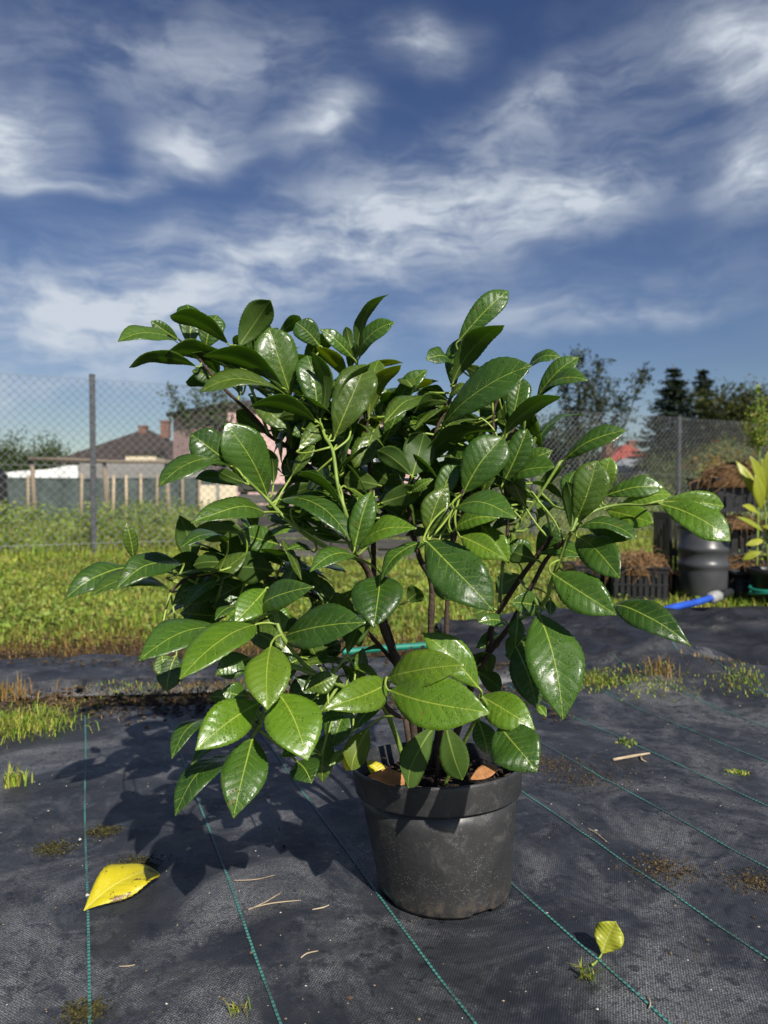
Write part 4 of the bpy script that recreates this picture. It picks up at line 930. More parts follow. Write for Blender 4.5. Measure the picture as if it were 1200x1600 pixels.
# ------------------------------------------------------------------ the shrub: stems
shrub = empty('laurel_shrub', PC + Vector((-.015, 0, .2)), 'large glossy dark green laurel shrub growing in the black pot', 'shrub')
STEMS = [  # ([px, py, distance] ..., r0, r1, material)
    ([(668, 1185, 1.36), (640, 1090, 1.36), (628, 1050, 1.36), (600, 985, 1.36), (578, 900, 1.34), (557, 868, 1.29)], .010, .0068, 'b'),
    ([(557, 870, 1.29), (548, 830, 1.25), (537, 790, 1.24), (528, 760, 1.26), (520, 705, 1.29), (507, 680, 1.32), (495, 640, 1.35)], .0048, .0028, 'g'),
    ([(557, 870, 1.29), (535, 868, 1.26), (480, 838, 1.27), (438, 802, 1.28), (416, 778, 1.30), (380, 745, 1.27)], .0048, .003, 'g'),
    ([(660, 1180, 1.40), (618, 1030, 1.43), (588, 930, 1.45), (584, 890, 1.45), (583, 835, 1.45), (578, 740, 1.44), (573, 665, 1.42), (558, 570, 1.40)], .009, .0035, 'b'),
    ([(583, 835, 1.45), (530, 775, 1.46), (455, 703, 1.45), (420, 680, 1.44), (385, 640, 1.42), (350, 607, 1.40), (310, 560, 1.40)], .006, .003, 'b'),
    ([(420, 680, 1.44), (402, 630, 1.41), (388, 597, 1.40), (375, 570, 1.40), (368, 540, 1.41)], .004, .0025, 'g'),
    ([(455, 703, 1.45), (454, 665, 1.44), (450, 620, 1.42), (432, 560, 1.45)], .0045, .0025, 'g'),
    ([(672, 1180, 1.40), (674, 1060, 1.42), (673, 985, 1.42), (674, 910, 1.42), (655, 870, 1.40), (640, 800, 1.38), (644, 745, 1.34), (675, 693, 1.34), (686, 662, 1.35), (707, 614, 1.36), (722, 555, 1.36)], .009, .003, 'b'),
    ([(685, 1180, 1.42), (697, 1050, 1.45), (698, 985, 1.45), (699, 930, 1.45), (705, 860, 1.42), (712, 795, 1.28), (725, 765, 1.26)], .0075, .0035, 'b'),
    ([(705, 860, 1.42), (735, 765, 1.40), (768, 690, 1.38), (772, 640, 1.38), (790, 600, 1.37)], .004, .0025, 'b'),
    ([(702, 1185, 1.38), (730, 1090, 1.38), (746, 1046, 1.38), (764, 1016, 1.38), (767, 985, 1.38), (780, 955, 1.38), (812, 905, 1.36), (838, 870, 1.34), (862, 838, 1.31)], .010, .0045, 'b'),
    ([(746, 1046, 1.38), (770, 1012, 1.35), (797, 977, 1.33), (830, 918, 1.32), (853, 875, 1.30), (881, 845, 1.27)], .0075, .004, 'b'),
    ([(797, 977, 1.33), (848, 944, 1.25), (863, 905, 1.22), (882, 855, 1.19), (896, 824, 1.19), (903, 806, 1.2)], .0048, .003, 'g'),
    ([(896, 824, 1.19), (925, 800, 1.22), (965, 789, 1.22), (1005, 789, 1.20), (1035, 786, 1.16)], .003, .0022, 'g'),
    ([(780, 955, 1.38), (786, 880, 1.40), (798, 838, 1.39), (820, 805, 1.38), (845, 770, 1.37), (876, 721, 1.36)], .0048, .003, 'g'),
    ([(786, 880, 1.40), (793, 830, 1.41), (792, 780, 1.38), (786, 720, 1.36), (790, 690, 1.36), (838, 622, 1.40)], .0045, .0025, 'b'),
    ([(655, 1180, 1.35), (600, 1105, 1.31), (540, 1075, 1.27), (494, 1053, 1.23), (468, 1030, 1.19), (440, 992, 1.16), (428, 955, 1.18)], .0065, .0032, 'g'),
    ([(540, 1075, 1.27), (488, 1053, 1.21), (450, 1045, 1.15), (422, 1085, 1.12), (404, 1140, 1.13)], .0042, .0026, 'g'),
    ([(628, 1050, 1.36), (560, 975, 1.40), (480, 925, 1.42), (400, 898, 1.42), (340, 897, 1.38), (295, 903, 1.36), (266, 925, 1.35)], .0055, .003, 'b'),
    ([(295, 903, 1.36), (250, 890, 1.36), (212, 874, 1.37)], .003, .002, 'g'),
    ([(668, 1185, 1.33), (655, 1132, 1.24), (620, 1118, 1.17), (600, 1095, 1.14), (604, 1058, 1.12)], .0065, .0032, 'b'),
    ([(690, 1185, 1.31), (690, 1150, 1.20), (688, 1130, 1.15)], .005, .003, 'b'),
    ([(702, 1185, 1.33), (740, 1130, 1.22), (762, 1110, 1.14), (752, 1088, 1.11)], .005, .003, 'g'),
    ([(812, 905, 1.36), (835, 935, 1.25), (842, 955, 1.19)], .004, .0028, 'g'),
]
SP = []
for (pts, r0, r1, mt) in STEMS:
    P = [at(*p) for p in pts]; n = len(P); r0 *= .74; r1 *= .9
    if pts[0][1] >= 1180: P[0] = lean(Vector((P[0].x, P[0].y, .19)))
    P2, R2 = catmull(P, [r0 + (r1 - r0) * i / (n - 1) for i in range(n)], 5)
    R2 = [r * (1 + .16 * (i % 6 == 0) + .05 * math.sin(i * 1.7)) for i, r in enumerate(R2)]
    MB().tube(P2, R2, 8).build('stem', M_BARK if mt == 'b' else M_GREENSTEM, shrub, True)
    SP += [(p, i / len(P2)) for i, p in enumerate(P2) if p.z > .24]
SPA = np.array([tuple(p) for p, _ in SP])

# ------------------------------------------------------------------ the shrub: leaves, region by region
# (base x, base y, tip x, tip y, visible width, side seen: T upper / U under, distance of base, distance of tip[, options])
CROPS = {'A': (180, 440, .28333), 'B': (480, 430, .28333), 'C': (780, 530, .30833), 'D': (90, 700, .3), 'E': (420, 730, .3), 'F': (740, 800, .3), 'G': (200, 930, .3), 'H': (500, 960, .31667)}
LEAVES = {
'A': [(360,350,22,312,75,'T',1.40,1.30),(450,470,75,452,80,'U',1.39,1.33),(350,320,200,218,80,'T',1.42,1.38),(410,370,400,122,140,'T',1.41,1.43),
 (625,345,305,175,110,'U',1.42,1.33),(500,370,560,182,150,'T',1.45,1.45),(680,360,855,100,175,'U',1.42,1.40),(900,290,1020,188,85,'U',1.55,1.5),
 (740,360,830,235,95,'U',1.5,1.48),(970,630,850,250,245,'T',1.37,1.35),(930,590,490,390,120,'U',1.36,1.27),(690,500,275,370,105,'U',1.42,1.36),
 (960,640,478,578,85,'T',1.33,1.24),(1110,775,738,668,95,'U',1.31,1.24),(1130,360,1000,225,135,'T',1.46,1.44),(1115,745,1060,400,190,'T',1.34,1.35),
 (1130,765,1100,390,95,'U',1.33,1.31),(640,580,385,540,95,'U',1.45,1.4),(600,560,430,490,95,'T',1.43,1.4),(850,840,668,710,100,'U',1.45,1.42),
 (885,880,885,740,58,'U',1.43,1.43),(1120,800,985,840,85,'T',1.4,1.36),(1130,770,895,740,85,'U',1.38,1.34),(840,1180,615,785,250,'T',1.32,1.25),
 (645,1010,420,840,200,'T',1.27,1.24),(640,1020,243,1105,100,'T',1.26,1.14),(725,1115,570,1045,75,'U',1.26,1.22),(720,1150,445,1085,60,'T',1.31,1.24),
 (870,1120,850,920,65,'U',1.36,1.36),(765,570,757,470,42,'U',1.44,1.44),(1200,1170,1010,1050,65,'U',1.3,1.25),(1150,1000,1000,880,135,'U',1.5,1.48),(1110,1110,930,1010,145,'T',1.5,1.46),(1200,900,1060,800,135,'T',1.5,1.48)],
'B': [(275,440,425,88,75,'U',1.40,1.34),(285,460,468,255,95,'T',1.40,1.33),(250,430,215,285,62,'U',1.43,1.43),(255,460,85,295,85,'T',1.39,1.35),
 (150,900,325,480,235,'T',1.31,1.32),(165,880,345,490,85,'U',1.33,1.31),(200,1080,280,730,105,'T',1.35,1.35),(340,790,508,488,95,'U',1.38,1.34,'y'),
 (320,780,390,465,135,'T',1.42,1.43),(490,750,648,518,100,'T',1.45,1.42),(400,820,440,625,115,'T',1.48,1.48),(420,920,520,700,115,'T',1.42,1.4),
 (590,850,510,740,75,'U',1.46,1.46),(565,900,470,790,85,'T',1.43,1.42),(830,370,1105,75,140,'T',1.35,1.33),(800,600,1075,262,135,'U',1.34,1.27),
 (800,620,830,350,95,'T',1.38,1.38),(800,500,672,448,55,'T',1.38,1.31),(860,500,965,565,75,'U',1.4,1.36),(775,680,580,665,60,'U',1.4,1.34),
 (775,700,610,665,70,'T',1.45,1.4),(790,705,585,755,80,'U',1.36,1.3),(735,845,1225,490,185,'T',1.31,1.19),(780,690,880,600,42,'T',1.36,1.33),
 (720,850,770,715,52,'U',1.36,1.34,'y'),(960,930,880,760,95,'T',1.5,1.5),(600,1090,1030,830,95,'U',1.36,1.29),(640,1090,910,870,85,'U',1.42,1.38),
 (580,1105,640,880,195,'U',1.30,1.33),(575,1105,385,960,125,'U',1.3,1.26),(860,1205,1080,890,245,'T',1.26,1.25),(690,1290,815,1040,120,'T',1.3,1.3),(400,1160,200,1110,135,'U',1.4,1.36),(350,1000,250,820,135,'T',1.5,1.5),(450,1010,560,850,135,'T',1.5,1.5),(300,1150,150,1000,145,'U',1.48,1.46),(650,1010,770,850,145,'T',1.52,1.5),(480,1160,350,1050,145,'U',1.46,1.44),(760,1100,900,960,155,'T',1.5,1.46),(480,1000,330,930,130,'U',1.54,1.5),(900,1200,760,1080,150,'U',1.46,1.42),(560,1300,430,1180,140,'T',1.48,1.44),(700,1330,560,1230,140,'U',1.46,1.42)],
'C': [(140,170,298,78,46,'T',1.34,1.28),(190,300,395,85,108,'T',1.4,1.36),(215,290,435,195,58,'T',1.4,1.3),(15,495,310,282,88,'U',1.35,1.27),
 (60,430,110,190,135,'T',1.42,1.43),(90,440,40,370,62,'T',1.46,1.46),(15,740,140,455,135,'T',1.32,1.3),(85,700,262,560,88,'T',1.4,1.36),
 (30,750,275,645,88,'T',1.36,1.25),(325,615,640,460,104,'T',1.36,1.3),(330,640,220,760,58,'U',1.4,1.45),(180,560,410,362,42,'T',1.6,1.62),
 (385,935,490,615,195,'T',1.20,1.18),(365,965,345,720,98,'U',1.25,1.27),(520,800,560,598,115,'T',1.25,1.24,'y'),(535,795,830,745,108,'T',1.3,1.25),
 (620,832,870,785,75,'T',1.28,1.24,'y'),(815,835,1165,1000,155,'T',1.16,1.07,'m'),(830,822,1140,845,135,'T',1.2,1.18,'m'),(440,945,692,1000,115,'T',1.2,1.12),
 (370,975,690,998,64,'T',1.18,1.1),(540,865,780,930,115,'T',1.28,1.2,'m'),(395,1000,590,1180,195,'T',1.21,1.08),(190,1100,290,930,115,'T',1.35,1.33),
 (195,1112,412,1080,58,'T',1.35,1.25),(190,1120,60,1075,115,'U',1.32,1.28),(75,790,130,850,60,'T',1.44,1.42)],
'D': [(375,620,42,762,128,'T',1.36,1.25),(650,605,312,708,135,'T',1.36,1.22),(600,750,170,762,95,'T',1.36,1.22),(395,575,360,395,75,'T',1.38,1.36),
 (700,600,640,350,135,'U',1.5,1.5),(880,490,640,515,55,'T',1.32,1.2),(850,690,612,800,155,'T',1.45,1.35),(900,600,700,610,115,'U',1.42,1.36),
 (1130,640,900,620,175,'U',1.42,1.38),(830,690,650,835,65,'T',1.34,1.28),(1075,335,698,387,128,'T',1.23,1.1),(960,440,700,430,115,'U',1.38,1.34),
 (1085,735,925,905,155,'T',1.22,1.15,'m'),(1165,965,1120,800,115,'T',1.19,1.21,'m'),(1032,922,637,1197,195,'T',1.15,1.0,'m'),(890,955,430,1082,165,'T',1.21,1.05),
 (960,830,820,890,44,'T',1.24,1.18),(540,1070,575,1200,120,'T',1.3,1.28),(900,760,640,690,170,'T',1.5,1.46),(980,700,760,820,170,'T',1.46,1.42),(1000,830,770,760,150,'U',1.48,1.44),(860,880,640,860,150,'T',1.44,1.38),(800,640,590,570,130,'U',1.5,1.46),(1080,560,840,500,150,'U',1.48,1.44),(1150,800,930,790,170,'T',1.48,1.44),(1060,900,850,980,150,'T',1.4,1.34),(1000,500,800,400,130,'U',1.5,1.48),(1150,500,940,440,140,'T',1.46,1.42)],
'E': [(60,170,420,350,132,'T',1.3,1.21),(445,430,530,122,135,'T',1.22,1.23),(375,200,160,20,46,'U',1.25,1.24),(455,465,222,522,95,'T',1.22,1.14),
 (580,560,545,834,275,'T',1.21,1.12),(85,880,497,805,215,'T',1.2,1.08),(-43,737,233,623,145,'T',1.2,1.12),(540,800,380,900,135,'U',1.38,1.34),
 (580,190,800,110,115,'U',1.3,1.26),(740,130,850,62,55,'T',1.27,1.24,'y'),(460,435,760,310,112,'T',1.23,1.15,'m'),(830,360,930,80,145,'T',1.23,1.24),
 (815,380,1162,727,275,'T',1.13,1.04),(970,215,1280,250,135,'T',1.13,1.02),(820,390,575,560,78,'T',1.2,1.15),(720,700,800,640,105,'U',1.38,1.36),
 (860,560,985,690,125,'T',1.22,1.2),(960,330,1200,262,95,'T',1.21,1.15,'m'),(1000,360,1220,470,135,'T',1.18,1.12,'m'),(380,370,235,340,64,'T',1.29,1.26),(230,440,105,415,34,'T',1.3,1.26)],
'F': [(408,318,735,525,215,'T',1.16,1.08),(728,482,1112,662,165,'T',1.13,1.01),(335,525,470,1064,295,'T',1.18,1.07),(370,505,195,470,130,'T',1.26,1.22),
 (220,700,330,1020,195,'T',1.26,1.2),(230,540,215,700,85,'T',1.26,1.25),(20,830,150,930,105,'U',1.35,1.3),(40,960,306,1120,195,'T',1.15,1.07,'m'),
 (330,1005,378,1064,52,'T',1.24,1.22,'y'),(170,580,30,570,72,'T',1.36,1.32),(75,500,0,530,95,'U',1.38,1.35),(400,455,402,535,55,'T',1.3,1.28),(40,70,185,265,115,'T',1.42,1.38,'m'),(250,330,110,420,110,'U',1.46,1.42),(300,250,190,150,110,'T',1.46,1.46),(140,640,20,700,100,'T',1.42,1.38),(280,640,180,760,130,'T',1.34,1.3)],
'G': [(745,262,722,580,245,'T',1.12,1.02,'m'),(688,558,358,798,225,'T',1.12,1.02,'m'),(625,525,490,500,125,'T',1.2,1.17),(785,512,932,840,295,'T',1.09,1.0,'m'),
 (405,645,225,840,98,'T',1.2,1.1),(685,645,328,868,105,'T',1.16,1.05),(560,830,240,1128,135,'T',1.16,1.05),(650,738,548,1142,235,'T',1.1,1.0),
 (880,868,955,975,165,'T',1.13,1.08),(1200,640,990,662,60,'T',1.14,1.1),(930,490,1090,420,115,'T',1.2,1.2),(1000,820,800,830,85,'T',1.17,1.12),
 (1050,700,1010,970,125,'T',1.26,1.22),(1140,810,1055,880,55,'T',1.24,1.2,'y'),(520,540,425,530,75,'T',1.26,1.24),(250,310,200,500,132,'T',1.3,1.27),(900,330,700,430,150,'T',1.3,1.26),(1000,420,840,560,150,'T',1.32,1.28),(1100,430,960,620,150,'T',1.34,1.3),(950,560,800,720,140,'T',1.26,1.22),(1050,330,900,260,130,'U',1.36,1.32),(640,330,460,410,140,'T',1.3,1.26),(1150,560,1060,790,150,'T',1.3,1.26)],
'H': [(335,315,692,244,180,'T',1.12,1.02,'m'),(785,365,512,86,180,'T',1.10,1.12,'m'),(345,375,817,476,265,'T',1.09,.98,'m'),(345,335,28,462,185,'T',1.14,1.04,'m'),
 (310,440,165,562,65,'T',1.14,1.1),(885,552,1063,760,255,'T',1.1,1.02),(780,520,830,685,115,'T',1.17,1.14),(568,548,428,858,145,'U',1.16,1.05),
 (620,552,706,820,148,'U',1.15,1.06),(240,558,148,778,125,'U',1.21,1.15,'y')],
}
def shrub_leaves():
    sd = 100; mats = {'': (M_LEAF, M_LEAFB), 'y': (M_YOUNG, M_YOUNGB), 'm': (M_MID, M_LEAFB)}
    for key, rows in LEAVES.items():
        ox, oy, k = CROPS[key]
        for row in rows:
            bx, by, tx, ty, w, face, zb, zt = row[:8]; opt = row[8] if len(row) > 8 else ''
            sd += 1; rnd = random.Random(sd)
            B = at(ox + bx * k, oy + by * k, zb); T = at(ox + tx * k, oy + ty * k, zt); a = T - B; L = a.length; a.normalize()
            mid = (B + T) / 2; c = Vector((0, 0, CAM_H)) - mid; c = (c - a * c.dot(a)).normalized(); q = a.cross(c)
            vis = (.98 if key in 'ABC' else 1.02) * w * k * mid.y / FOC; ratio = rnd.uniform(.37, .45); W = ratio * L; cr = min(.985, vis / W)
            if vis / W > .985: W = vis
            sr = math.sqrt(1 - cr * cr); sign = 1 if face == 'T' else -1
            n1 = c * cr * sign + q * sr; n2 = c * cr * sign - q * sr; n = n1 if n1.z > n2.z else n2
            d = np.linalg.norm(SPA - np.array(B), axis=1) + .35 * np.maximum(0, (SPA - np.array(B)) @ np.array(a)); Q = Vector(SPA[int(np.argmin(d))])
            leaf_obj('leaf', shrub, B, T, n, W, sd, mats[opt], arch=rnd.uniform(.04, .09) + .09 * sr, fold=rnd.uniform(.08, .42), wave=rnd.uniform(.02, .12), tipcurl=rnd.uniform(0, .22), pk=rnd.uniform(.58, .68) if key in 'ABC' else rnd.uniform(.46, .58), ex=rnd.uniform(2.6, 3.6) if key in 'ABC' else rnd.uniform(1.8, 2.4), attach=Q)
    # leaves inside and at the back of the crown, along the stems
    rnd = random.Random(77)
    ROS = [(470,570,1.5),(520,615,1.48),(600,625,1.5),(640,690,1.5),(560,690,1.5),(715,650,1.48),(760,715,1.46),(815,690,1.48),(690,755,1.48),(610,780,1.5),(505,770,1.5),(450,735,1.5),
           (400,825,1.48),(355,860,1.46),(330,935,1.44),(760,815,1.5),(840,795,1.46),(450,865,1.48),(420,965,1.40),(520,1030,1.34),(480,1110,1.28),(545,575,1.5),(345,575,1.48),(410,555,1.5),(660,640,1.52),(885,775,1.42)]
    n_ = 0
    for (px, py, z) in ROS:
        c = at(px, py + 22, z); Q = Vector(SPA[int(np.argmin(np.linalg.norm(SPA - np.array(c), axis=1)))]); a0 = rnd.uniform(0, 6)
        MB().tube([Q, Q.lerp(c, .5) + Vector((0, 0, -.008)), c], [.0028, .0026, .002], 6).build('stem', M_GREENSTEM, shrub, True)
        for k in range(4):
            a1 = a0 + k * 2.4; el = rnd.uniform(.15, .95) if py < 850 else rnd.uniform(-.5, .45); d = Vector((math.cos(a1) * math.cos(el), math.sin(a1) * math.cos(el), math.sin(el))); L = rnd.uniform(.075, .125)
            B = c + d * .008 + Vector((0, 0, .006 * k)); T = B + d * L; n_ += 1
            up = Vector((0, 0, 1)); n = (up - d * up.dot(d)); n = n.normalized() + Vector((rnd.gauss(0, .3), rnd.gauss(0, .3), 0))
            leaf_obj('leaf', shrub, B, T, n, L * rnd.uniform(.34, .44), 900 + n_, mats[('', '', '', 'y')[rnd.randrange(4)] if rnd.random() < .4 else ''], arch=rnd.uniform(.04, .12), fold=rnd.uniform(.1, .45), tipcurl=rnd.uniform(0, .2), NU=26, attach=c)
shrub_leaves()
def inside(x, y, poly):
    c = False; j = len(poly) - 1
    for i in range(len(poly)):
        if (poly[i][1] > y) != (poly[j][1] > y) and x < (poly[j][0] - poly[i][0]) * (y - poly[i][1]) / (poly[j][1] - poly[i][1]) + poly[i][0]: c = not c
        j = i
    return c
def inner_leaves():                       # the small, shaded leaves deep in the crown
    up = [(335, 560), (400, 520), (560, 530), (640, 600), (720, 560), (860, 620), (880, 720), (840, 800), (760, 840), (640, 855), (560, 850), (430, 840), (400, 770), (440, 680), (380, 620)]
    lo = [(265, 860), (420, 830), (560, 880), (585, 960), (560, 1080), (565, 1175), (470, 1190), (400, 1130), (330, 1060), (255, 1000)]
    rt = [(760, 1000), (880, 1000), (880, 1080), (800, 1130), (740, 1080)]
    rnd = random.Random(5); V = []; F = []; mi = []; UV = []; got = 0; tries = 0
    while got < 270 and tries < 30000:
        tries += 1; p = SP[rnd.randrange(len(SP))][0]
        if p.z < .30: continue
        B = p + Vector((rnd.gauss(0, .05), abs(rnd.gauss(.03, .06)), rnd.gauss(0, .045))); d = Vector((rnd.gauss(0, 1), rnd.gauss(.1, .8), rnd.gauss(.35, .6))).normalized(); L = rnd.uniform(.07, .12); T = B + d * L
        if min(B.y, T.y) < 1.26 or B.y > 1.7: continue
        pb = (600 + B.x / B.y * FOC, 770 - (B.z - CAM_H) / B.y * FOC); pt = (600 + T.x / T.y * FOC, 770 - (T.z - CAM_H) / T.y * FOC)
        if not any(inside(*pb, q) and inside(*pt, q) for q in (up, lo, rt)): continue
        got += 1; n = Vector((rnd.gauss(0, .5), rnd.gauss(-.2, .5), 1))
        v, f, m_, u = leaf_data(B, T, n, L * rnd.uniform(.36, .46), rnd, arch=rnd.uniform(.03, .12), fold=rnd.uniform(.1, .4), NU=12, NV=4, pk=rnd.uniform(.5, .65), ex=rnd.uniform(2, 3.2), attach=p if (p - B).length < .09 else None)
        b = len(V); V += v; F += [tuple(i + b for i in q) for q in f]; mi += m_; UV += u
    mesh('inner_leaves', V, F, [M_LEAF, M_LEAFB, M_PETIOLE], shrub, True, mi, UV)['kind'] = 'stuff'
inner_leaves()

# ------------------------------------------------------------------ small things on the mat
def on_mat(px, py, dz=0): p = gnd(px, py); p.z = mat_height(p.x, p.y) + dz; return p
def fallen():
    B = on_mat(131, 1427, .004); T = on_mat(251, 1372, .016)
    leaf_obj('fallen_leaf', None, B, T, Vector((.1, -.35, 1)), .086, 501, (M_YELLOW, M_YELLOWB), arch=.13, fold=.34, wave=.16, tipcurl=.15)
    tag(bpy.data.objects['fallen_leaf'], 'large bright yellow fallen leaf lying on the mat at left', 'leaf')
    B = on_mat(940, 1496, .006); T = at(962, 1440, B.y + .006)
    o = leaf_obj('fallen_leaf', None, B, T, Vector((-.45, -1, .35)), .050, 502, (M_LIME, M_LIMEB), arch=-.06, fold=.62, wave=.2, attach=on_mat(925, 1512, .004))
    tag(o, 'small lime yellow leaf standing upright on the mat at right', 'leaf')
    Lp = [((575, 1212), (640, 1222), M_BROWNLEAF, .030, 'brown dead leaf on the left inside edge of the pot rim', .003), ((735, 1218), (778, 1200), M_BROWNLEAF, .024, 'orange brown dead leaf on the right side of the pot rim', .004)]
    for i, (b, t, m, w, lab, dz) in enumerate(Lp):
        zb = PC.y - .128; B = at(b[0], b[1], zb); T = at(t[0], t[1], zb + .01); o = leaf_obj('dead_leaf', None, B, T, Vector((0, -.75, .9)), w, 510 + i, (m, m), arch=.05, fold=.15); tag(o, lab, 'leaf')
    B = at(573, 1188, 1.27); T = at(603, 1216, 1.25); tag(leaf_obj('fallen_leaf', None, B, T, Vector((.2, -.8, .7)), .026, 520, (M_YELLOW, M_YELLOWB), arch=.05, fold=.2), 'small yellow leaf on the soil at the left of the pot', 'leaf')
    B = at(552, 1180, 1.22); T = at(541, 1204, 1.2); tag(leaf_obj('fallen_leaf', None, B, T, Vector((.2, -.9, .3)), .024, 521, (M_YELLOW, M_YELLOWB), arch=.05, fold=.2), 'yellow leaf tip hanging over the left of the pot', 'leaf')
fallen()
def tuft(name, label, px, py, n, h, spread, mat, seed, lean_=(.2, .9), w=(.002, .004), cat='weed', group='weed tufts on the mat'):
    rs.seed(seed); p = on_mat(px, py); root = empty(name, p, label, cat, group)
    b = np.array(p) + rs.normal(size=(n, 3)) * np.array([spread, spread * .8, 0])
    for i in range(n): b[i, 2] = mat_height(b[i, 0], b[i, 1]) - .003
    blade_mesh('blade', b, U(0, 2 * PI, n), U(.5, 1.0, n) * h, U(lean_[0], lean_[1], n), U(w[0], w[1], n), mat, root)['kind'] = 'stuff'
    return root, p
def weeds_near():
    tuft('grass_clump', 'large clump of green and dry grass at the left edge of the mat', 20, 1135, 1300, .07, .085, M_GRASS, 1, (.35, 1.0), (.0018, .004))
    tuft('grass_clump', 'dry brown stalks at the far side of the left grass clump', 15, 1095, 120, .11, .05, M_DRYGRASS, 2, (.1, .6))
    tuft('weed_tuft', 'small bright green tuft standing alone at the left edge', 22, 1225, 60, .075, .018, M_GRASS, 3, (.1, .7), (.003, .006))
    r, p = tuft('weed_tuft', 'spiky little grass tuft beside the upright lime leaf', 915, 1530, 26, .05, .006, M_GRASS, 4, (.2, .9), (.0015, .003))
    tuft('weed_tuft', 'tiny yellow green tuft at the bottom left of centre', 370, 1582, 22, .035, .008, M_GRASS, 5, (.3, 1), (.0015, .003))
    tuft('weed_tuft', 'small leafy weed on the mat right of the pot', 980, 1160, 50, .022, .016, M_WEED, 6, (.5, 1), (.006, .010))
    tuft('weed_tuft', 'round mossy weed near the right edge of the mat', 1153, 1205, 130, .016, .014, M_GRASS, 7, (.4, 1), (.003, .006))
    tuft('weed_tuft', 'dry spiky tuft with pale straw in the middle right', 1032, 1075, 70, .10, .03, M_DRYGRASS, 8, (.2, .9))
    tuft('weed_tuft', 'low green weeds around the dry spiky tuft', 1010, 1080, 520, .024, .085, M_GRASS, 9, (.6, 1), (.003, .006))
    tuft('weed_tuft', 'green weed patch just right of the hanging leaves', 925, 1072, 520, .034, .055, M_GRASS, 10, (.5, 1), (.003, .005))
    tuft('weed_tuft', 'weed tuft at the right edge by the rumpled mat', 1165, 1085, 320, .034, .055, M_GRASS, 11, (.5, 1))
    tuft('weed_tuft', 'dry weeds behind the dry spiky tuft', 1110, 1065, 90, .04, .06, M_DRYGRASS, 12, (.4, 1))
    for i, (px, py, sp, lab) in enumerate([(300, 1080, .13, 'dry grass along the mat edge below the lowest left leaves'), (205, 1085, .10, 'weeds along the seam between the two mats at left'), (120, 1105, .08, 'green weeds between the left clump and the mat seam'), (420, 1075, .13, 'dry weeds along the mat edge behind the left leaves')]):
        tuft('weed_row', lab, px, py, (520, 260, 260, 520)[i], .032, sp, M_DRYGRASS if i in (0, 2, 3) else M_GRASS, 20 + i, (.6, 1))
    for i, (px, py, sp, lab) in enumerate([(215, 1352, .022, 'dark moss patch beside the yellow fallen leaf'), (162, 1300, .016, 'dark moss patch on the leftmost teal thread'), (82, 1326, .02, 'yellowish moss streak left of the leftmost thread'), (133, 1580, .015, 'moss speck on the leftmost thread at the bottom edge'),
                                           (915, 1215, .06, 'brown moss and straw patch right of the pot'), (1040, 1358, .035, 'brown moss streak on the mat at right'), (1185, 1380, .03, 'tan moss patch at the right edge'), (850, 1195, .05, 'thin moss patch by the right of the pot rim')]):
        tuft('moss_patch', lab, px, py, 700, .012, sp, M_MOSS if i < 4 else M_DRYMOSS, 40 + i, (.5, 1), (.002, .005), 'moss', 'moss patches on the mat')
M_MOSS = mat_blades('moss', [(.03, .026, .008), (.05, .045, .012), (.09, .08, .018), (.025, .02, .01)], .8, .1)
M_DRYMOSS = mat_blades('dry_moss', [(.09, .06, .022), (.05, .035, .015), (.16, .11, .045), (.03, .022, .012)], .8, .1)
weeds_near()
def twigs():
    rnd = random.Random(9)
    P = [on_mat(958, 1190, .004), on_mat(985, 1186, .006), on_mat(1015, 1180, .005)]
    root = empty('dry_stick', P[0], 'pale dry stick with shreds of bark on the mat at right', 'stick'); p, r = catmull(P, [.0035, .004, .0025], 5); MB().tube(p, r, 7).build('stick', M_STAKE, root, True)
    MB().tube([on_mat(1000, 1183, .005), on_mat(1003, 1190, .004), on_mat(1010, 1192, .003)], [.003, .003, .001], 5).build('shred', M_STAKE, root, True)
    for i, (pts, lab) in enumerate([([(388, 1426), (415, 1412), (440, 1396)], 'thin straw stalk left of centre beside a teal thread'), ([(388, 1424), (425, 1414), (470, 1408)], 'thin fibrous straw crossing the short stalk'),
                                    ([(365, 1380), (400, 1378), (430, 1370)], 'brown root fibre on the second teal thread'), ([(488, 1422), (505, 1418), (514, 1414)], 'short pale chip of straw left of the pot'),
                                    ([(186, 1512), (200, 1512), (211, 1510)], 'short curl of straw near the bottom left'), ([(470, 1500), (480, 1493), (497, 1489)], 'short bent straw below the pot shadow'),
                                    ([(918, 1296), (932, 1304), (948, 1318)], 'tan bark strip between two threads right of the pot'), ([(1012, 1560), (1016, 1572), (1014, 1580)], 'tiny curled straw at the bottom right')]):
        P = [on_mat(*q, .003) for q in pts]; p, r = catmull(P, [.0009, .0013, .0007], 5); tag(MB().tube(p, r, 5).build('straw', M_STAKE, None, True), lab, 'straw', 'loose straws on the mat')
    # crumbs: white grit and brown specks scattered everywhere
    V = []; F = []; rs.seed(31)
    for _ in range(900):
        y = .85 + 2.0 * rs.random() ** 1.3; x = rs.uniform(-1, 1) * y * .55; s = rs.uniform(.0007, .0022) * (1 + 1.2 * (rs.random() > .95)); z = mat_height(x, y) + s * .4
        if math.hypot(x - PC.x, y - PC.y) < .125: continue
        n = len(V)
        for q in ((1, 0, 0), (-1, 0, 0), (0, 1, 0), (0, -1, 0), (0, 0, .7), (0, 0, -.7)): V.append((x + q[0] * s * rs.uniform(.5, 1.5), y + q[1] * s * rs.uniform(.5, 1.5), z + q[2] * s))
        for a, b in ((0, 2), (2, 1), (1, 3), (3, 0)): F.append((n + a, n + b, n + 4)); F.append((n + b, n + a, n + 5))
    tag(mesh('grit', V, F, M_GRIT), 'scattered pale grit and brown crumbs on the mat', 'grit', kind='stuff')
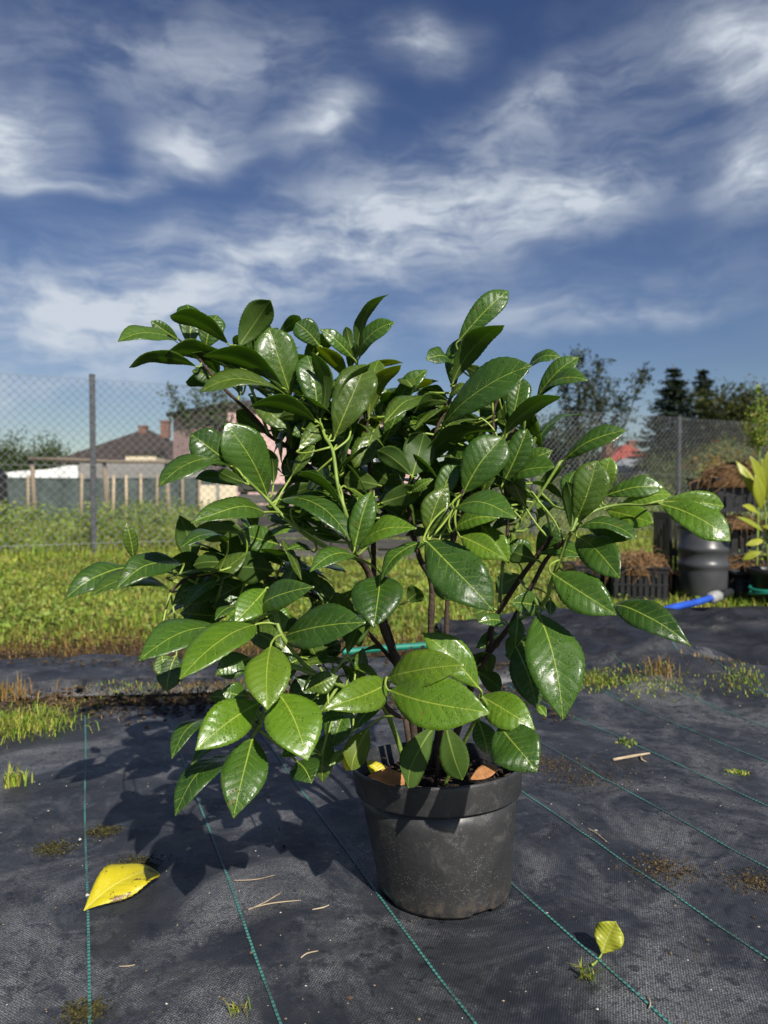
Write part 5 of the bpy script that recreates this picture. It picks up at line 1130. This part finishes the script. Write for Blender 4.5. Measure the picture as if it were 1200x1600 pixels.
M_GRIT = mat_blades('grit', [(.05, .035, .02), (.5, .48, .44), (.12, .08, .04), (.03, .02, .015), (.3, .24, .15), (.06, .04, .02)], .8, 0)
twigs()

# ------------------------------------------------------------------ yellowish laurel and tall weed at the right edge
def right_plants():
    Y = 5.0; c = Vector((at(1204, 900, Y).x, Y, 0)); base = at(1196, 905, Y); 
    pot2 = empty('plant_pot', (c.x, Y, -.03), 'dark pot at the right edge holding the yellowish laurel', 'plant pot')
    pr = [(0, 0), (.10, 0), (.125, .20), (.128, .20), (.14, .205), (.143, .24), (.138, .245), (.134, .235), (.12, .19), (0, .19)]
    MB().lathe(pr, 40, Vector((c.x, Y, -.03))).build('pot_wall', M_BLACKPL, pot2, True)
    root = empty('young_laurel', (c.x, Y, .16), 'young laurel with yellow green upright leaves at the right edge', 'shrub')
    top = at(1196, 800, Y); t2 = at(1192, 770, Y); p, r = catmull([Vector((c.x, Y, .15)), at(1198, 850, Y), top, t2], [.008, .007, .006, .004], 5); MB().tube(p, r, 7).build('stem', M_GREENSTEM, root, True)
    rows = [(1190, 800, 1150, 730, 24), (1193, 790, 1172, 722, 26), (1195, 785, 1200, 715, 26), (1190, 805, 1180, 752, 34), (1188, 815, 1160, 800, 20), (1194, 840, 1152, 818, 18), (1200, 800, 1225, 745, 30), (1198, 815, 1235, 800, 24), (1190, 830, 1230, 840, 24),
            (1196, 850, 1165, 862, 18), (1197, 788, 1190, 726, 22), (1199, 790, 1214, 722, 26), (1190, 870, 1160, 885, 20), (1200, 860, 1240, 870, 22)]
    for i, (bx, by, tx, ty, w) in enumerate(rows):
        rnd = random.Random(600 + i); B = at(bx, by - 8, Y); T = at(tx, ty - 10, Y + rnd.uniform(-.12, .06)); leaf_obj('leaf', root, B, T, Vector((rnd.uniform(-.5, .2), -.8, .6)), w * .68 * Y / FOC, 600 + i, (M_LIME, M_LIMEB), NU=16, NV=6, attach=Vector((t2.x, Y, B.z - .02)))
    Y = 5.4; b = Vector((at(1182, 900, Y).x, Y, -.03)); root = empty('tall_weed', b, 'tall pale green weed with feathery top at the right edge', 'weed'); mb = MB(); P = []
    rnd = random.Random(8)
    for (tx, ty) in ((1182, 602), (1172, 640), (1195, 625), (1165, 665), (1200, 650), (1178, 650)):
        T = at(tx, ty, Y + rnd.uniform(-.08, .08)); m = at(1186, 720, Y); pts, rad = catmull([b, m, m.lerp(T, .5) + Vector((rnd.uniform(-.02, .02), 0, .01)), T], [.006, .005, .003, .001], 6); mb.tube(pts, rad, 6)
        for q in pts[8:]:
            for _ in range(13): P.append(tuple(q + Vector((rnd.gauss(0, .022), rnd.gauss(0, .022), rnd.gauss(0, .02)))))
    for _ in range(120): q = b.lerp(at(1186, 720, Y), rnd.uniform(.2, 1)); P.append(tuple(q + Vector((rnd.gauss(0, .05), rnd.gauss(0, .05), rnd.gauss(0, .02)))))
    mb.build('stem', M_GREENSTEM, root, True); leaf_cloud('foliage', np.array(P), U(.015, .04, len(P)), M_GRASS, root, .2, .4)
    rs.seed(5); n = 260; c = gnd(1165, 925); bb = np.array(c) + rs.normal(size=(n, 3)) * np.array([.22, .12, 0]); bb[:, 2] = 0
    o = blade_mesh('weed_row', bb, U(0, 2 * PI, n), U(.03, .11, n), U(.1, .8, n), U(.006, .016, n), M_GRASS); tag(o, 'green weeds between the drum and the blue hose at right', 'weed', 'weed tufts on the mat', kind='stuff')
right_plants()
